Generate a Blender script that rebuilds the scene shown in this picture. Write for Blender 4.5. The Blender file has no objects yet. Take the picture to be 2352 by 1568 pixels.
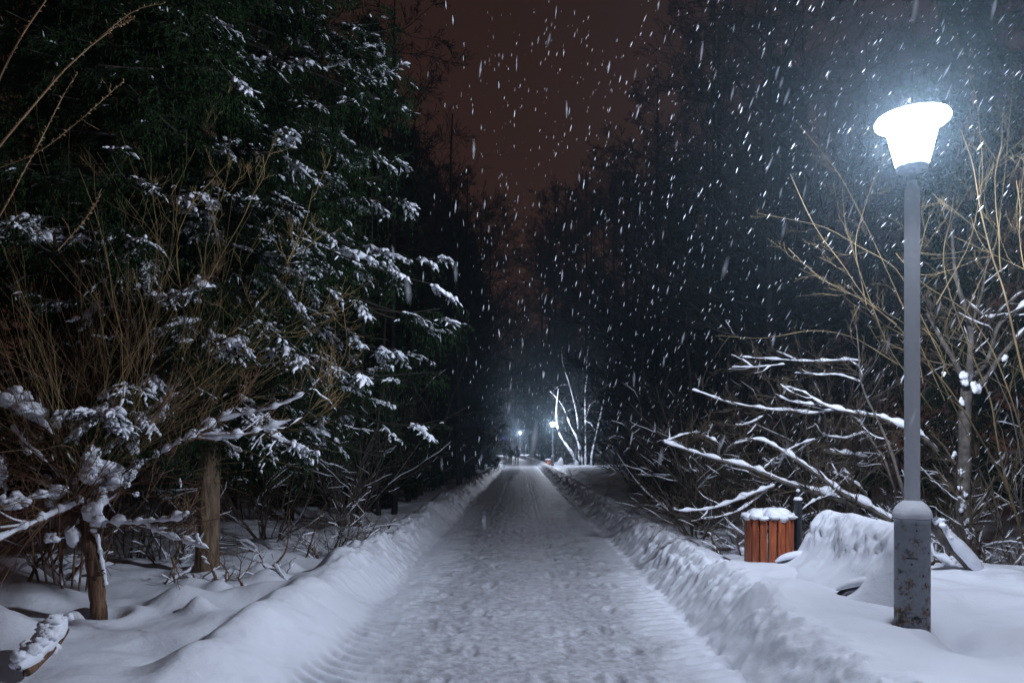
import bpy, bmesh, math, random
import numpy as np
from mathutils import Vector, Matrix

# ------------------------------------------------------------------ camera, sky, exposure
SC = bpy.context.scene
COL = SC.collection
F = 1646.0
cam_d = bpy.data.cameras.new("camera")
cam = bpy.data.objects.new("camera", cam_d)
COL.objects.link(cam)
cam.location = (0, 0, 1.6)
cam.rotation_euler = (math.radians(90), 0, 0)
cam_d.sensor_width = 36
cam_d.lens = 36 * F / 2352
cam_d.shift_x = -20 / 2352
cam_d.shift_y = 234 / 2352
cam_d.clip_start = 0.05
cam_d.clip_end = 2000
cam_d.dof.use_dof = True; cam_d.dof.focus_distance = 6.5; cam_d.dof.aperture_fstop = 4.0
SC.camera = cam

W = bpy.data.worlds.new("World")
SC.world = W
W.use_nodes = True
nt = W.node_tree
nt.nodes.clear()
wo = nt.nodes.new("ShaderNodeOutputWorld")
bg = nt.nodes.new("ShaderNodeBackground")
tc = nt.nodes.new("ShaderNodeTexCoord")
sep = nt.nodes.new("ShaderNodeSeparateXYZ")
rmp = nt.nodes.new("ShaderNodeValToRGB")
nz = nt.nodes.new("ShaderNodeTexNoise")
nz.inputs["Scale"].default_value = 2.2
nz.inputs["Detail"].default_value = 3
mad = nt.nodes.new("ShaderNodeMath"); mad.operation = 'MULTIPLY_ADD'
mad.inputs[1].default_value = 0.35; mad.inputs[2].default_value = -0.17
add = nt.nodes.new("ShaderNodeMath"); add.operation = 'ADD'
nt.links.new(tc.outputs["Generated"], sep.inputs[0])
nt.links.new(tc.outputs["Generated"], nz.inputs["Vector"])
nt.links.new(nz.outputs[0], mad.inputs[0])
nt.links.new(sep.outputs[2], add.inputs[0])
nt.links.new(mad.outputs[0], add.inputs[1])
nt.links.new(add.outputs[0], rmp.inputs[0])
e = rmp.color_ramp.elements
e[0].position = 0.0; e[0].color = (0.078, 0.034, 0.024, 1)
e[1].position = 1.0; e[1].color = (0.022, 0.0115, 0.0115, 1)
e2 = e.new(0.3); e2.color = (0.043, 0.020, 0.0150, 1)
nt.links.new(rmp.outputs[0], bg.inputs[0])
bg.inputs[1].default_value = 0.70
nt.links.new(bg.outputs[0], wo.inputs[0])

vs = SC.view_settings
vs.view_transform = 'Standard'; vs.look = 'None'; vs.exposure = 0.0; vs.gamma = 1.0
vs.use_curve_mapping = False
cy = SC.cycles
SC.render.engine = 'CYCLES'
cy.max_bounces = 5; cy.diffuse_bounces = 3; cy.glossy_bounces = 2
cy.transmission_bounces = 2; cy.volume_bounces = 0; cy.transparent_max_bounces = 8
cy.sample_clamp_indirect = 2.0
cy.use_denoising = True

LAMP_POWER = 1270.0
LAMP_TINT = (0.75, 0.83, 1.0)
HAZE = 0.0018

R = math.radians
rng = np.random.default_rng(11)
random.seed(5)

def P(px, py, Y):
    """point at depth Y seen at (px, py) of the 2352 px wide picture"""
    return ((px - 1196) / F * Y, Y, 1.6 + (1018 - py) / F * Y)

# ------------------------------------------------------------------ numpy noise
_perm = np.random.default_rng(3).permutation(4096)
_g = np.random.default_rng(4).uniform(0, 2 * np.pi, 4096)
def _grad(ix, iy, fx, fy):
    k = _perm[(ix + 131 * iy + 71 * (iy // 7)) % 4096]
    k = _perm[(k + iy) % 4096]
    a = _g[k]
    return np.cos(a) * fx + np.sin(a) * fy
def noise(x, y):
    x = np.asarray(x, float); y = np.asarray(y, float)
    x0 = np.floor(x).astype(int); y0 = np.floor(y).astype(int)
    fx = x - x0; fy = y - y0
    u = fx * fx * fx * (fx * (fx * 6 - 15) + 10); v = fy * fy * fy * (fy * (fy * 6 - 15) + 10)
    n00 = _grad(x0, y0, fx, fy); n10 = _grad(x0 + 1, y0, fx - 1, fy)
    n01 = _grad(x0, y0 + 1, fx, fy - 1); n11 = _grad(x0 + 1, y0 + 1, fx - 1, fy - 1)
    return (n00 * (1 - u) + n10 * u) * (1 - v) + (n01 * (1 - u) + n11 * u) * v
def fbm(x, y, o=3, l=2.1, g=0.5):
    s = 0; a = 1; 
    for i in range(o):
        s = s + a * noise(x + 17.3 * i, y - 9.1 * i); x = x * l; y = y * l; a *= g
    return s
def sst(a, b, x):
    t = np.clip((x - a) / (b - a), 0, 1); return t * t * (3 - 2 * t)

# ------------------------------------------------------------------ terrain
def xc(y):
    y = np.asarray(y, float)
    return -4.2 * (np.clip(y - 62, 0, 90) / 60) ** 2
PATH_L, PATH_R = -1.38, 1.52
def gauss(x, y, cx, cyy, sx, sy):
    return np.exp(-((x - cx) / sx) ** 2 - ((y - cyy) / sy) ** 2)
HUMPS = [  # snow-covered boulders and stumps left of the bank
    (-3.05, 6.45, .30, .26, .17), (-3.75, 5.15, .34, .22, .24), (-4.15, 5.45, .30, .25, .22), (-2.65, 6.75, .20, .2, .11), (-2.62, 7.5, .2, .18, .14),
    (-2.38, 6.7, .19, .17, .15), (-2.3, 7.2, .15, .15, .11), (-2.35, 6.0, .35, .3, .05), (-3.2, 5.0, .6, .5, .10), (-3.9, 4.4, .5, .4, .10),
    (-3.3, 8.9, .5, .4, .16), (-2.4, 8.8, .6, .5, .08), (-4.4, 6.4, .4, .3, .2), (-2.7, 5.7, .5, .45, .10), (-4.9, 5.2, .5, .4, .2),
    (-3.3, 10.5, .7, .6, .2), (-5.2, 7.6, .6, .5, .22), (-2.9, 12.5, .6, .8, .15),
    (-1.95, 5.35, .22, .42, .10), (-1.9, 6.5, .2, .5, .07), (-2.0, 7.9, .2, .35, .10), (-1.95, 9.6, .2, .3, .13), (-2.0, 4.5, .25, .35, .08), (-2.75, 6.1, .12, .11, .13), (-2.95, 7.0, .14, .12, .12), (-3.3, 7.1, .2, .14, .1), (-2.62, 8.2, .12, .1, .1), (-2.9, 8.0, .16, .12, .12),
    (2.2, 5.95, .28, .3, .10), (2.05, 7.1, .35, .4, .07), (2.4, 4.75, .4, .35, .10), (3.35, 5.0, .22, .16, .08), (3.75, 5.35, .3, .12, .05),
    (2.86, 6.1, .12, .12, .05), (3.2, 4.55, .5, .3, .06), (1.93, 8.9, .2, .25, .08)]
_pr = np.random.default_rng(77); PRINTS = []
for _k in range(9):      # several walkers' lines of steps
    _x = _pr.uniform(-.8, 1.0); _y = 4.2; _a = _pr.normal(0, .03); _sd = 1
    while _y < 16:
        PRINTS.append((_x + _sd * .09, _y, _a + _pr.normal(0, .15), _pr.uniform(.008, .02))); _sd = -_sd
        _y += _pr.uniform(.6, .74); _x += _a * .6 + _pr.normal(0, .02)
TRUNKS = ((-3.50, 7.95, .14), (-3.42, 5.9, .075), (4.1, 8.2, .1))
def height(x, y):
    x = np.asarray(x, float); y = np.asarray(y, float)
    z = -0.45 * sst(0, 60, y)
    s = x - xc(y)
    wob = 0.10 * noise(y * 0.55, x * 0 + 3.3) + 0.05 * noise(y * 1.9, x * 0 + 8.1)
    near = sst(40, 14, y)
    # left bank
    sl = s + wob
    lb = sst(-1.36, -1.36 - .5 - .22 * sst(8, 5.5, y), sl) * (0.32 + 0.14 * noise(y * 0.5, 2.2 + 0 * x) + 0.05 * noise(y * 2.1, 5 + 0 * x))
    back = sst(-2.02, -2.42, sl + 0.05 * noise(y * 3, x * 3))
    lb = lb - back * 0.20 * sst(3.8, 5.2, y) 
    lf = sst(-2.3, -6.5, s) * 0.12
    # right bank
    sr = s - 0.6 * wob
    rb = sst(1.50, 2.05, sr) * (0.33 + 0.08 * noise(y * 0.6, 12.2 + 0 * x) + 0.05 * noise(y * 2.3, 15 + 0 * x))
    drop = sst(7.4, 9.2, y) * sst(2.1, 2.6, s) + sst(5.0, 6.5, s) * 0.7
    rb = rb - np.clip(drop, 0, 1) * 0.20
    z = z + lb + lf + rb
    off = np.maximum(sst(-1.25, -1.7, s), sst(1.45, 1.9, s))
    z = z + off * (0.07 * fbm(x * 0.9, y * 0.9, 2) + 0.035 * noise(x * 2.6, y * 2.6))
    z = z + off * near * sst(6.5, 3.5, np.abs(s)) * np.where(s < 0, .03, .055) * (.35 - np.abs(fbm(x * 1.5 + 3, y * 1.1 + 7, 2)))
    # crumbly clods on the crest and the face of the banks
    crest = np.exp(-((s + 1.78) / 0.28) ** 2) + np.exp(-((s - 1.85) / 0.26) ** 2)
    clod = np.clip(fbm(x * 7, y * 6, 3) + 0.05, 0, 1)
    soft = np.where(s < 0, .35 + .65 * sst(7.0, 9.5, y), 1.0)
    z = z + crest * clod * (0.075 + 0.05 * sst(6.5, 8, y)) * soft
    z = z + crest * soft * 0.035 * (0.5 - np.abs(fbm(x * 4.3 + 5, y * 3.1, 2)))
    z = z - 0.07 * np.exp(-((s - 1.50 - 0.04 * noise(y * 4, 40 + 0 * x)) / 0.06) ** 2) * np.clip(0.35 + 1.4 * noise(y * 5.5, 44 + x * 2), 0, 1)
    for hx, hy, sx, sy, hh in HUMPS:
        z = z + hh * gauss(x, y, hx, hy, sx, sy)
    # plough-wheel ripples along both edges of the path
    n1 = noise(y * 0.8, 30 + 0 * x)
    a_s = np.abs(s)
    zl = sst(-.62, -.82, s + .08 * n1) * sst(-1.62, -1.42, s)
    zr = sst(.98, 1.12, s + .08 * n1) * sst(1.60, 1.50, s) * sst(10, 7.5, y)
    ph = y / 0.165 + 0.35 * noise(y * 1.3, x * 1.5) - np.where(s < 0, 5.5, 2.5) * np.clip(a_s - 1.05, 0, 1) ** 1.6 - .5 * a_s
    saw = np.abs(np.sin(np.pi * ph)) ** .7 - .6
    z = z + (zl + .8 * zr) * 0.038 * saw * sst(30, 12, y) * (.75 + .7 * noise(x * 2.2 + 5, y * 2.2))
    # trodden surface
    on = 1 - off
    tr = fbm(x * 5.2, y * 4.2, 3)
    tr = tr * (1 - .75 * np.clip(zl + zr, 0, 1))
    z = z + on * (0.6 + .8 * noise(x * .9, y * .5 + 3)) * (0.014 * tr + 0.022 * np.clip(noise(x * 6 + 3, y * 5) - .18, 0, 1) * 2 + 0.02 * np.clip(noise(x * 9, y * 7) - 0.12, 0, 1) * 2)
    z = z + on * 0.018 * sst(0.9, 0.55, np.abs(s + 0.9)) * 0
    for px_, py_, pa, ps in PRINTS:
        m = (np.abs(y - py_) < .5) & (np.abs(x - px_) < .5)
        if not m.any(): continue
        dx, dy = x - px_, y - py_
        u = dx * math.cos(pa) + dy * math.sin(pa); v = -dx * math.sin(pa) + dy * math.cos(pa)
        r = (np.abs(u) / .05) ** 3 + (np.abs(v) / .14) ** 3
        z = z - ps * m * on * (np.exp(-r) - .45 * np.exp(-np.abs(r - 2.2) ** 2))
    for tx in (0.35, 0.47, -0.62):
        z = z - on * 0.006 * np.exp(-((s - tx - 0.08 * noise(y * .35, tx * 40 + 0 * x)) / 0.035) ** 2)
    z = z + .06 * sst(1.8, 2.5, x) * sst(3.2, 2.8, x) * sst(4.9, 5.8, y) * sst(7.6, 7.0, y)
    # dip and drift at the lamp foot
    z = z - 0.19 * gauss(x, y, 3.05, 4.8, .55, .5) - 0.12 * gauss(x, y, 3.04, 5.06, .11, .16) + 0.06 * gauss(x, y, 2.80, 4.93, .12, .14)
    for tx_, ty_, tr_ in TRUNKS:
        rr_ = np.hypot(x - tx_, y - ty_); z = z + .075 * np.exp(-((rr_ - tr_ - .16) / .10) ** 2) - .05 * np.exp(-(rr_ / (tr_ + .04)) ** 4)
    # long swell of the forest floor
    far = sst(6, 20, np.abs(s))
    z = z + far * 0.5 * noise(x * 0.09, y * 0.09)
    return z
def H(x, y): return float(height(np.array([x]), np.array([y]))[0])

# ------------------------------------------------------------------ mesh collector
class MB:
    def __init__(self): self.V = []; self.Q = []; self.T = []; self.n = 0
    def add(self, v, q=None, t=None):
        v = np.asarray(v, np.float32).reshape(-1, 3)
        if q is not None and len(q): self.Q.append(np.asarray(q, np.int64).reshape(-1, 4) + self.n)
        if t is not None and len(t): self.T.append(np.asarray(t, np.int64).reshape(-1, 3) + self.n)
        self.V.append(v); self.n += len(v)
        return self
    def tubes(self, Pn, Rn, S=3):
        Pn = np.asarray(Pn, float); Rn = np.asarray(Rn, float)
        if Pn.ndim == 2: Pn = Pn[None]; Rn = Rn[None]
        M, K, _ = Pn.shape
        T, n1, n2 = frames(Pn)
        a = np.arange(S) * 2 * np.pi / S
        c = np.cos(a)[None, None, :, None]; s = np.sin(a)[None, None, :, None]
        v = Pn[:, :, None] + Rn[:, :, None, None] * (c * n1[:, :, None] + s * n2[:, :, None])
        idx = np.arange(M * K * S).reshape(M, K, S)
        A = idx[:, :-1]; B = idx[:, 1:]
        q = np.stack([A, np.roll(A, -1, 2), np.roll(B, -1, 2), B], -1).reshape(-1, 4)
        return self.add(v, q)
    def tris(self, a, b, c):
        v = np.stack([a, b, c], 1).reshape(-1, 3)
        return self.add(v, None, np.arange(len(v)).reshape(-1, 3))
    def lathe(self, prof, center=(0, 0, 0), S=24):
        prof = np.asarray(prof, float)
        a = np.arange(S) * 2 * np.pi / S
        v = np.stack([prof[:, 0][:, None] * np.cos(a), prof[:, 0][:, None] * np.sin(a), prof[:, 1][:, None] + 0 * a], -1) + np.asarray(center)
        K = len(prof); idx = np.arange(K * S).reshape(K, S)
        A = idx[:-1]; B = idx[1:]
        return self.add(v, np.stack([A, np.roll(A, -1, 1), np.roll(B, -1, 1), B], -1))
    def box(self, c, sz, rz=0, bev=0):
        x, y, z = [s / 2 for s in sz]
        v = np.array([(i * x, j * y, k * z) for i in (-1, 1) for j in (-1, 1) for k in (-1, 1)])
        cz, s_ = math.cos(rz), math.sin(rz)
        v = np.stack([v[:, 0] * cz - v[:, 1] * s_, v[:, 0] * s_ + v[:, 1] * cz, v[:, 2]], -1) + np.asarray(c)
        return self.add(v, [(0, 1, 3, 2), (4, 6, 7, 5), (0, 4, 5, 1), (2, 3, 7, 6), (0, 2, 6, 4), (1, 5, 7, 3)])
    def blob(self, c, r, amp=.15, S=18, K=12, seed=0, flat=None):
        """lumpy rounded snow lump; r = (rx, ry, rz)"""
        th = np.linspace(0.02, np.pi - 0.02, K); a = np.arange(S) * 2 * np.pi / S
        d = np.stack([np.sin(th)[:, None] * np.cos(a), np.sin(th)[:, None] * np.sin(a), np.cos(th)[:, None] + 0 * a], -1)
        n = 1 + amp * (noise(d[..., 0] * 2 + seed * 3.7, d[..., 1] * 2 + d[..., 2] * 2.3) + .5 * noise(d[..., 0] * 5 + seed, d[..., 1] * 5 + d[..., 2] * 4))
        v = d * n[..., None] * np.asarray(r)
        if flat is not None: v[..., 2] = np.maximum(v[..., 2], flat)
        v = v + np.asarray(c)
        idx = np.arange(K * S).reshape(K, S); A = idx[:-1]; B = idx[1:]
        return self.add(v, np.stack([A, np.roll(A, -1, 1), np.roll(B, -1, 1), B], -1))
    def clump(self, c, s_, seed=0, n=6):
        """uneven settled heap made of several merging lumps"""
        rg = np.random.default_rng(seed + 900)
        s_ = np.asarray(s_, float)
        for k in range(n):
            o = rg.normal(0, .42, 3) * s_; f = rg.uniform(.35, .75)
            self.blob(np.asarray(c) + o, s_ * f * np.array([1.1, 1.0, .85]), .6, 14, 10, seed * 7 + k)
        return self
    def mesh(self, name, mat, smooth=True):
        me = bpy.data.meshes.new(name)
        V = np.concatenate(self.V).astype(np.float32) if self.V else np.zeros((0, 3), np.float32)
        Q = np.concatenate(self.Q) if self.Q else np.zeros((0, 4), np.int64)
        T = np.concatenate(self.T) if self.T else np.zeros((0, 3), np.int64)
        me.vertices.add(len(V)); me.vertices.foreach_set("co", V.ravel())
        nl = len(Q) * 4 + len(T) * 3
        me.loops.add(nl)
        me.loops.foreach_set("vertex_index", np.concatenate([Q.ravel(), T.ravel()]).astype(np.int32))
        me.polygons.add(len(Q) + len(T))
        st = np.concatenate([np.arange(len(Q)) * 4, len(Q) * 4 + np.arange(len(T)) * 3]).astype(np.int32)
        me.polygons.foreach_set("loop_start", st)
        me.polygons.foreach_set("use_smooth", np.full(len(Q) + len(T), smooth))
        me.materials.append(mat)
        me.update(calc_edges=True)
        return me
    def build(self, name, mat, parent=None, smooth=True):
        me = self.mesh(name, mat, smooth)
        o = bpy.data.objects.new(name, me); COL.objects.link(o)
        if parent is not None: o.parent = parent
        return o

def nrm(v): return v / np.maximum(np.linalg.norm(v, axis=-1, keepdims=True), 1e-9)
def frames(Pn):
    T = nrm(np.gradient(Pn, axis=1))
    av = nrm(Pn[:, -1] - Pn[:, 0])
    ref = np.where(np.abs(av[:, 2:3]) > 0.75, np.array([[1.0, 0.13, 0]]), np.array([[0, 0.02, 1.0]]))
    n1 = nrm(np.cross(T, ref[:, None, :])); n2 = np.cross(T, n1)
    return T, n1, n2
def grow(Pp, Rp, n, t0, t1, ang, lenf, K, rf, rmin, up=0.0, wig=0.12, fall=0.5, rg=rng, length=None, side=False):
    M, Kp, _ = Pp.shape
    t = rg.uniform(t0, t1, (M, n)) if not side else np.sort(rg.uniform(t0, t1, (M, n)), 1)
    f = t * (Kp - 1); i = np.minimum(f.astype(int), Kp - 2); w = (f - i)[..., None]
    mi = np.arange(M)[:, None]
    p0 = Pp[mi, i] * (1 - w) + Pp[mi, i + 1] * w
    r0 = Rp[mi, i] * (1 - w[..., 0]) + Rp[mi, i + 1] * w[..., 0]
    T, n1, n2 = frames(Pp)
    Tt, a1, a2 = T[mi, i], n1[mi, i], n2[mi, i]
    plen = np.linalg.norm(np.diff(Pp, axis=1), axis=-1).sum(1)[:, None]
    L = (lenf * plen if length is None else length) * (1 - fall * (t - t0) / (t1 - t0)) * rg.uniform(.6, 1.25, (M, n))
    if side:
        sg = np.where(np.arange(n) % 2 == 0, 1.0, -1.0)[None] + 0 * t
        ph = np.where(sg > 0, 0.0, np.pi) + rg.normal(0, .25, (M, n))
    else: ph = rg.uniform(0, 2 * np.pi, (M, n))
    an = rg.normal(ang, ang * .18, (M, n))
    d = np.cos(an)[..., None] * Tt + np.sin(an)[..., None] * (np.cos(ph)[..., None] * a1 + np.sin(ph)[..., None] * a2)
    d = d.reshape(-1, 3); p = p0.reshape(-1, 3); st = (L.reshape(-1) / (K - 1))[:, None]
    pts = [p]
    upv = np.asarray(up, float); upv = np.array([0, 0, upv]) if upv.ndim == 0 else upv
    for k in range(K - 1):
        d = nrm(d + upv + rg.normal(0, wig, d.shape))
        p = p + d * st; pts.append(p)
    C = np.stack(pts, 1)
    rr = np.maximum(r0.reshape(-1, 1) * rf * np.linspace(1, .22, K)[None], rmin)
    return C, rr
def resample(pts, n):
    pts = np.asarray(pts, float)
    d = np.r_[0, np.cumsum(np.linalg.norm(np.diff(pts, axis=0), axis=1))]
    t = np.linspace(0, d[-1], n)
    # smooth (Catmull-like) through linear + one pass of averaging
    q = np.stack([np.interp(t, d, pts[:, k]) for k in range(3)], 1)
    for _ in range(2):
        q[1:-1] = q[1:-1] * .5 + (q[:-2] + q[2:]) * .25
    return q
def snow_on(mb, Pn, Rn, k=0.8, base=0.006, S=6, cover=1.0, rg=rng, jit=.45, maxt=.86, maxlen=None):
    """ridges of snow lying along the upper side of branches (M,K,3)"""
    Pn = np.asarray(Pn, float); Rn = np.asarray(Rn, float)
    if Pn.ndim == 2: Pn = Pn[None]; Rn = Rn[None]
    M, K, _ = Pn.shape
    T = nrm(np.gradient(Pn, axis=1))
    flatn = np.clip((maxt - np.abs(T[..., 2])) / .3, 0, 1)
    lump = 1 + jit * rg.normal(0, 1, (M, K))
    lump = lump * (1 + .35 * np.sin(np.linspace(0, K * .8, K)[None] + rg.uniform(0, 6, (M, 1)))) * np.where(rg.uniform(0, 1, (M, K)) < .10, .15, 1)
    lump[:, 1:-1] = (lump[:, 1:-1] * 2 + lump[:, :-2] + lump[:, 2:]) / 4
    on = (rg.uniform(0, 1, (M, 1)) < cover)
    rs = (Rn * k + base) * flatn * np.clip(lump, .25, 2.2) * on
    rs[:, 0] *= .5; rs[:, -1] *= .3
    rs = np.where(rs < base * .35, 0.0002, rs)
    keep = rs.max(1) > base * .4
    if not keep.any(): return
    Q = Pn.copy(); Q[..., 2] += Rn * .75 + rs * .45 - np.where(rs <= .0003, Rn, 0)
    mb.tubes(Q[keep], rs[keep], S)

# ------------------------------------------------------------------ materials
def new_mat(name):
    m = bpy.data.materials.new(name); m.use_nodes = True
    n = m.node_tree.nodes; l = m.node_tree.links
    return m, n, l, n["Principled BSDF"]
def mat_var(name, c1, c2, scale=8, rough=.8, bump=.0, bscale=40, detail=4, stretch=None, spec=.3, metal=0, bdist=.01):
    m, n, l, b = new_mat(name)
    tcn = n.new("ShaderNodeTexCoord"); mp = n.new("ShaderNodeMapping")
    l.new(tcn.outputs["Object"], mp.inputs[0])
    if stretch: mp.inputs["Scale"].default_value = stretch
    nn = n.new("ShaderNodeTexNoise"); nn.inputs["Scale"].default_value = scale; nn.inputs["Detail"].default_value = detail
    l.new(mp.outputs[0], nn.inputs["Vector"])
    r = n.new("ShaderNodeValToRGB"); r.color_ramp.elements[0].position = .35; r.color_ramp.elements[1].position = .65
    r.color_ramp.elements[0].color = (*c1, 1); r.color_ramp.elements[1].color = (*c2, 1)
    l.new(nn.outputs[0], r.inputs[0]); l.new(r.outputs[0], b.inputs["Base Color"])
    b.inputs["Roughness"].default_value = rough; b.inputs["Metallic"].default_value = metal
    b.inputs["Specular IOR Level"].default_value = spec
    if bump:
        n2 = n.new("ShaderNodeTexNoise"); n2.inputs["Scale"].default_value = bscale; n2.inputs["Detail"].default_value = 5
        l.new(mp.outputs[0], n2.inputs["Vector"])
        bp = n.new("ShaderNodeBump"); bp.inputs["Strength"].default_value = bump; bp.inputs["Distance"].default_value = bdist
        l.new(n2.outputs[0], bp.inputs["Height"]); l.new(bp.outputs[0], b.inputs["Normal"])
    return m
M = {}
M['bark_dark'] = mat_var("bark_dark", (.018, .015, .013), (.04, .033, .028), 12, bump=.3)
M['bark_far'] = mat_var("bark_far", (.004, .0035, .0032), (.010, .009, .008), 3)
M['bark_tan'] = mat_var("bark_tan", (.085, .055, .036), (.22, .155, .10), 16, bump=1.0, bscale=22, stretch=(1, 1, .28), bdist=.03)
M['bark_snag'] = mat_var("bark_snag", (.035, .02, .013), (.20, .115, .07), 26, bump=1.0, bscale=30, stretch=(1, 1, .16), bdist=.03)
M['bark_grey'] = mat_var("bark_grey", (.05, .045, .04), (.13, .11, .095), 14, bump=.6, bscale=40)
M['shoot_olive'] = mat_var("shoot_olive", (.13, .09, .04), (.27, .19, .085), 3)
M['shoot_red'] = mat_var("shoot_red", (.11, .06, .035), (.22, .125, .07), 3)
M['shoot_tan'] = mat_var("shoot_tan", (.22, .13, .07), (.36, .25, .14), 5)
M['shoot_gold'] = mat_var("shoot_gold", (.045, .032, .015), (.105, .075, .034), 4, bump=.3, bscale=60)
M['twig_brown'] = mat_var("twig_brown", (.05, .035, .025), (.10, .075, .05), 3)
M['needle'] = mat_var("needle", (.006, .015, .005), (.018, .040, .012), 5, rough=.7, spec=.1)
M['iron'] = mat_var("iron", (.008, .011, .016), (.018, .022, .028), 20, rough=.35, spec=.6, bump=.1, bscale=150)
M['cap_metal'] = mat_var("cap_metal", (.20, .23, .27), (.34, .37, .41), 14, rough=.3, spec=.6, metal=.5)
M['cloth_dark'] = mat_var("cloth_dark", (.010, .011, .015), (.02, .022, .028), 9, rough=.9)
M['cloth_pale'] = mat_var("cloth_pale", (.20, .20, .22), (.32, .32, .34), 9, rough=.9)
M['skin'] = mat_var("skin", (.42, .25, .18), (.5, .31, .23), 9, rough=.6)

def snow_mat(name, base=(.80, .83, .90), fine=.35, bs=55, path=False, objco=True):
    m, n, l, b = new_mat(name)
    tcn = n.new("ShaderNodeTexCoord")
    src = tcn.outputs["Object"]
    b.inputs["Roughness"].default_value = .55
    b.inputs["Specular IOR Level"].default_value = .25
    n1 = n.new("ShaderNodeTexNoise"); n1.inputs["Scale"].default_value = 2.3; n1.inputs["Detail"].default_value = 5
    r = n.new("ShaderNodeValToRGB")
    r.color_ramp.elements[0].position = .3; r.color_ramp.elements[1].position = .7
    k = .78 if path else .93
    r.color_ramp.elements[0].color = (base[0] * k, base[1] * k, base[2] * k, 1); r.color_ramp.elements[1].color = (*base, 1)
    l.new(src, n1.inputs["Vector"]); l.new(n1.outputs[0], r.inputs[0])
    col = r.outputs[0]
    if path:  # grit and dirt trodden into the packed snow
        n3 = n.new("ShaderNodeTexNoise"); n3.inputs["Scale"].default_value = 13; n3.inputs["Detail"].default_value = 6; n3.inputs["Roughness"].default_value = .7
        l.new(src, n3.inputs["Vector"])
        r3 = n.new("ShaderNodeValToRGB"); r3.color_ramp.elements[0].position = .36; r3.color_ramp.elements[1].position = .6
        r3.color_ramp.elements[0].color = (.62, .60, .60, 1); r3.color_ramp.elements[1].color = (1, 1, 1, 1)
        l.new(n3.outputs[0], r3.inputs[0])
        mx = n.new("ShaderNodeMix"); mx.data_type = 'RGBA'; mx.blend_type = 'MULTIPLY'; mx.inputs[0].default_value = 1
        l.new(col, mx.inputs[6]); l.new(r3.outputs[0], mx.inputs[7]); col = mx.outputs[2]
        # clean ploughed snow along the two edges, worn grey down the middle
        sp = n.new("ShaderNodeSeparateXYZ"); l.new(src, sp.inputs[0])
        c0 = n.new("ShaderNodeMath"); c0.operation = 'SUBTRACT'; c0.inputs[1].default_value = .07; l.new(sp.outputs[0], c0.inputs[0])
        ab = n.new("ShaderNodeMath"); ab.operation = 'ABSOLUTE'; l.new(c0.outputs[0], ab.inputs[0])
        wa = n.new("ShaderNodeMath"); wa.operation = 'MULTIPLY_ADD'; wa.inputs[1].default_value = .7; l.new(n1.outputs[0], wa.inputs[0]); l.new(ab.outputs[0], wa.inputs[2])
        er = n.new("ShaderNodeMapRange"); er.inputs[1].default_value = 1.2; er.inputs[2].default_value = 1.62; l.new(wa.outputs[0], er.inputs[0])
        m2 = n.new("ShaderNodeMix"); m2.data_type = 'RGBA'; l.new(er.outputs[0], m2.inputs[0]); l.new(col, m2.inputs[6]); m2.inputs[7].default_value = (.77, .80, .87, 1); col = m2.outputs[2]
    l.new(col, b.inputs["Base Color"])
    na = n.new("ShaderNodeTexNoise"); na.inputs["Scale"].default_value = bs; na.inputs["Detail"].default_value = 6; na.inputs["Roughness"].default_value = .65
    l.new(src, na.inputs["Vector"])
    nb = n.new("ShaderNodeTexNoise"); nb.inputs["Scale"].default_value = 14 if path else 9; nb.inputs["Detail"].default_value = 3
    l.new(src, nb.inputs["Vector"])
    b1 = n.new("ShaderNodeBump"); b1.inputs["Strength"].default_value = .4 if path else .5; b1.inputs["Distance"].default_value = .03 if path else .022
    l.new(nb.outputs[0], b1.inputs["Height"])
    b2 = n.new("ShaderNodeBump"); b2.inputs["Strength"].default_value = fine; b2.inputs["Distance"].default_value = .008
    l.new(na.outputs[0], b2.inputs["Height"]); l.new(b1.outputs[0], b2.inputs["Normal"])
    l.new(b2.outputs[0], b.inputs["Normal"])
    return m
M['snow'] = snow_mat("snow_ground")
M['path'] = snow_mat("snow_packed", (.66, .68, .74), .7, 45, True)
M['snow_soft'] = snow_mat("snow_soft", (.82, .85, .92), .3, 70)

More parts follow.
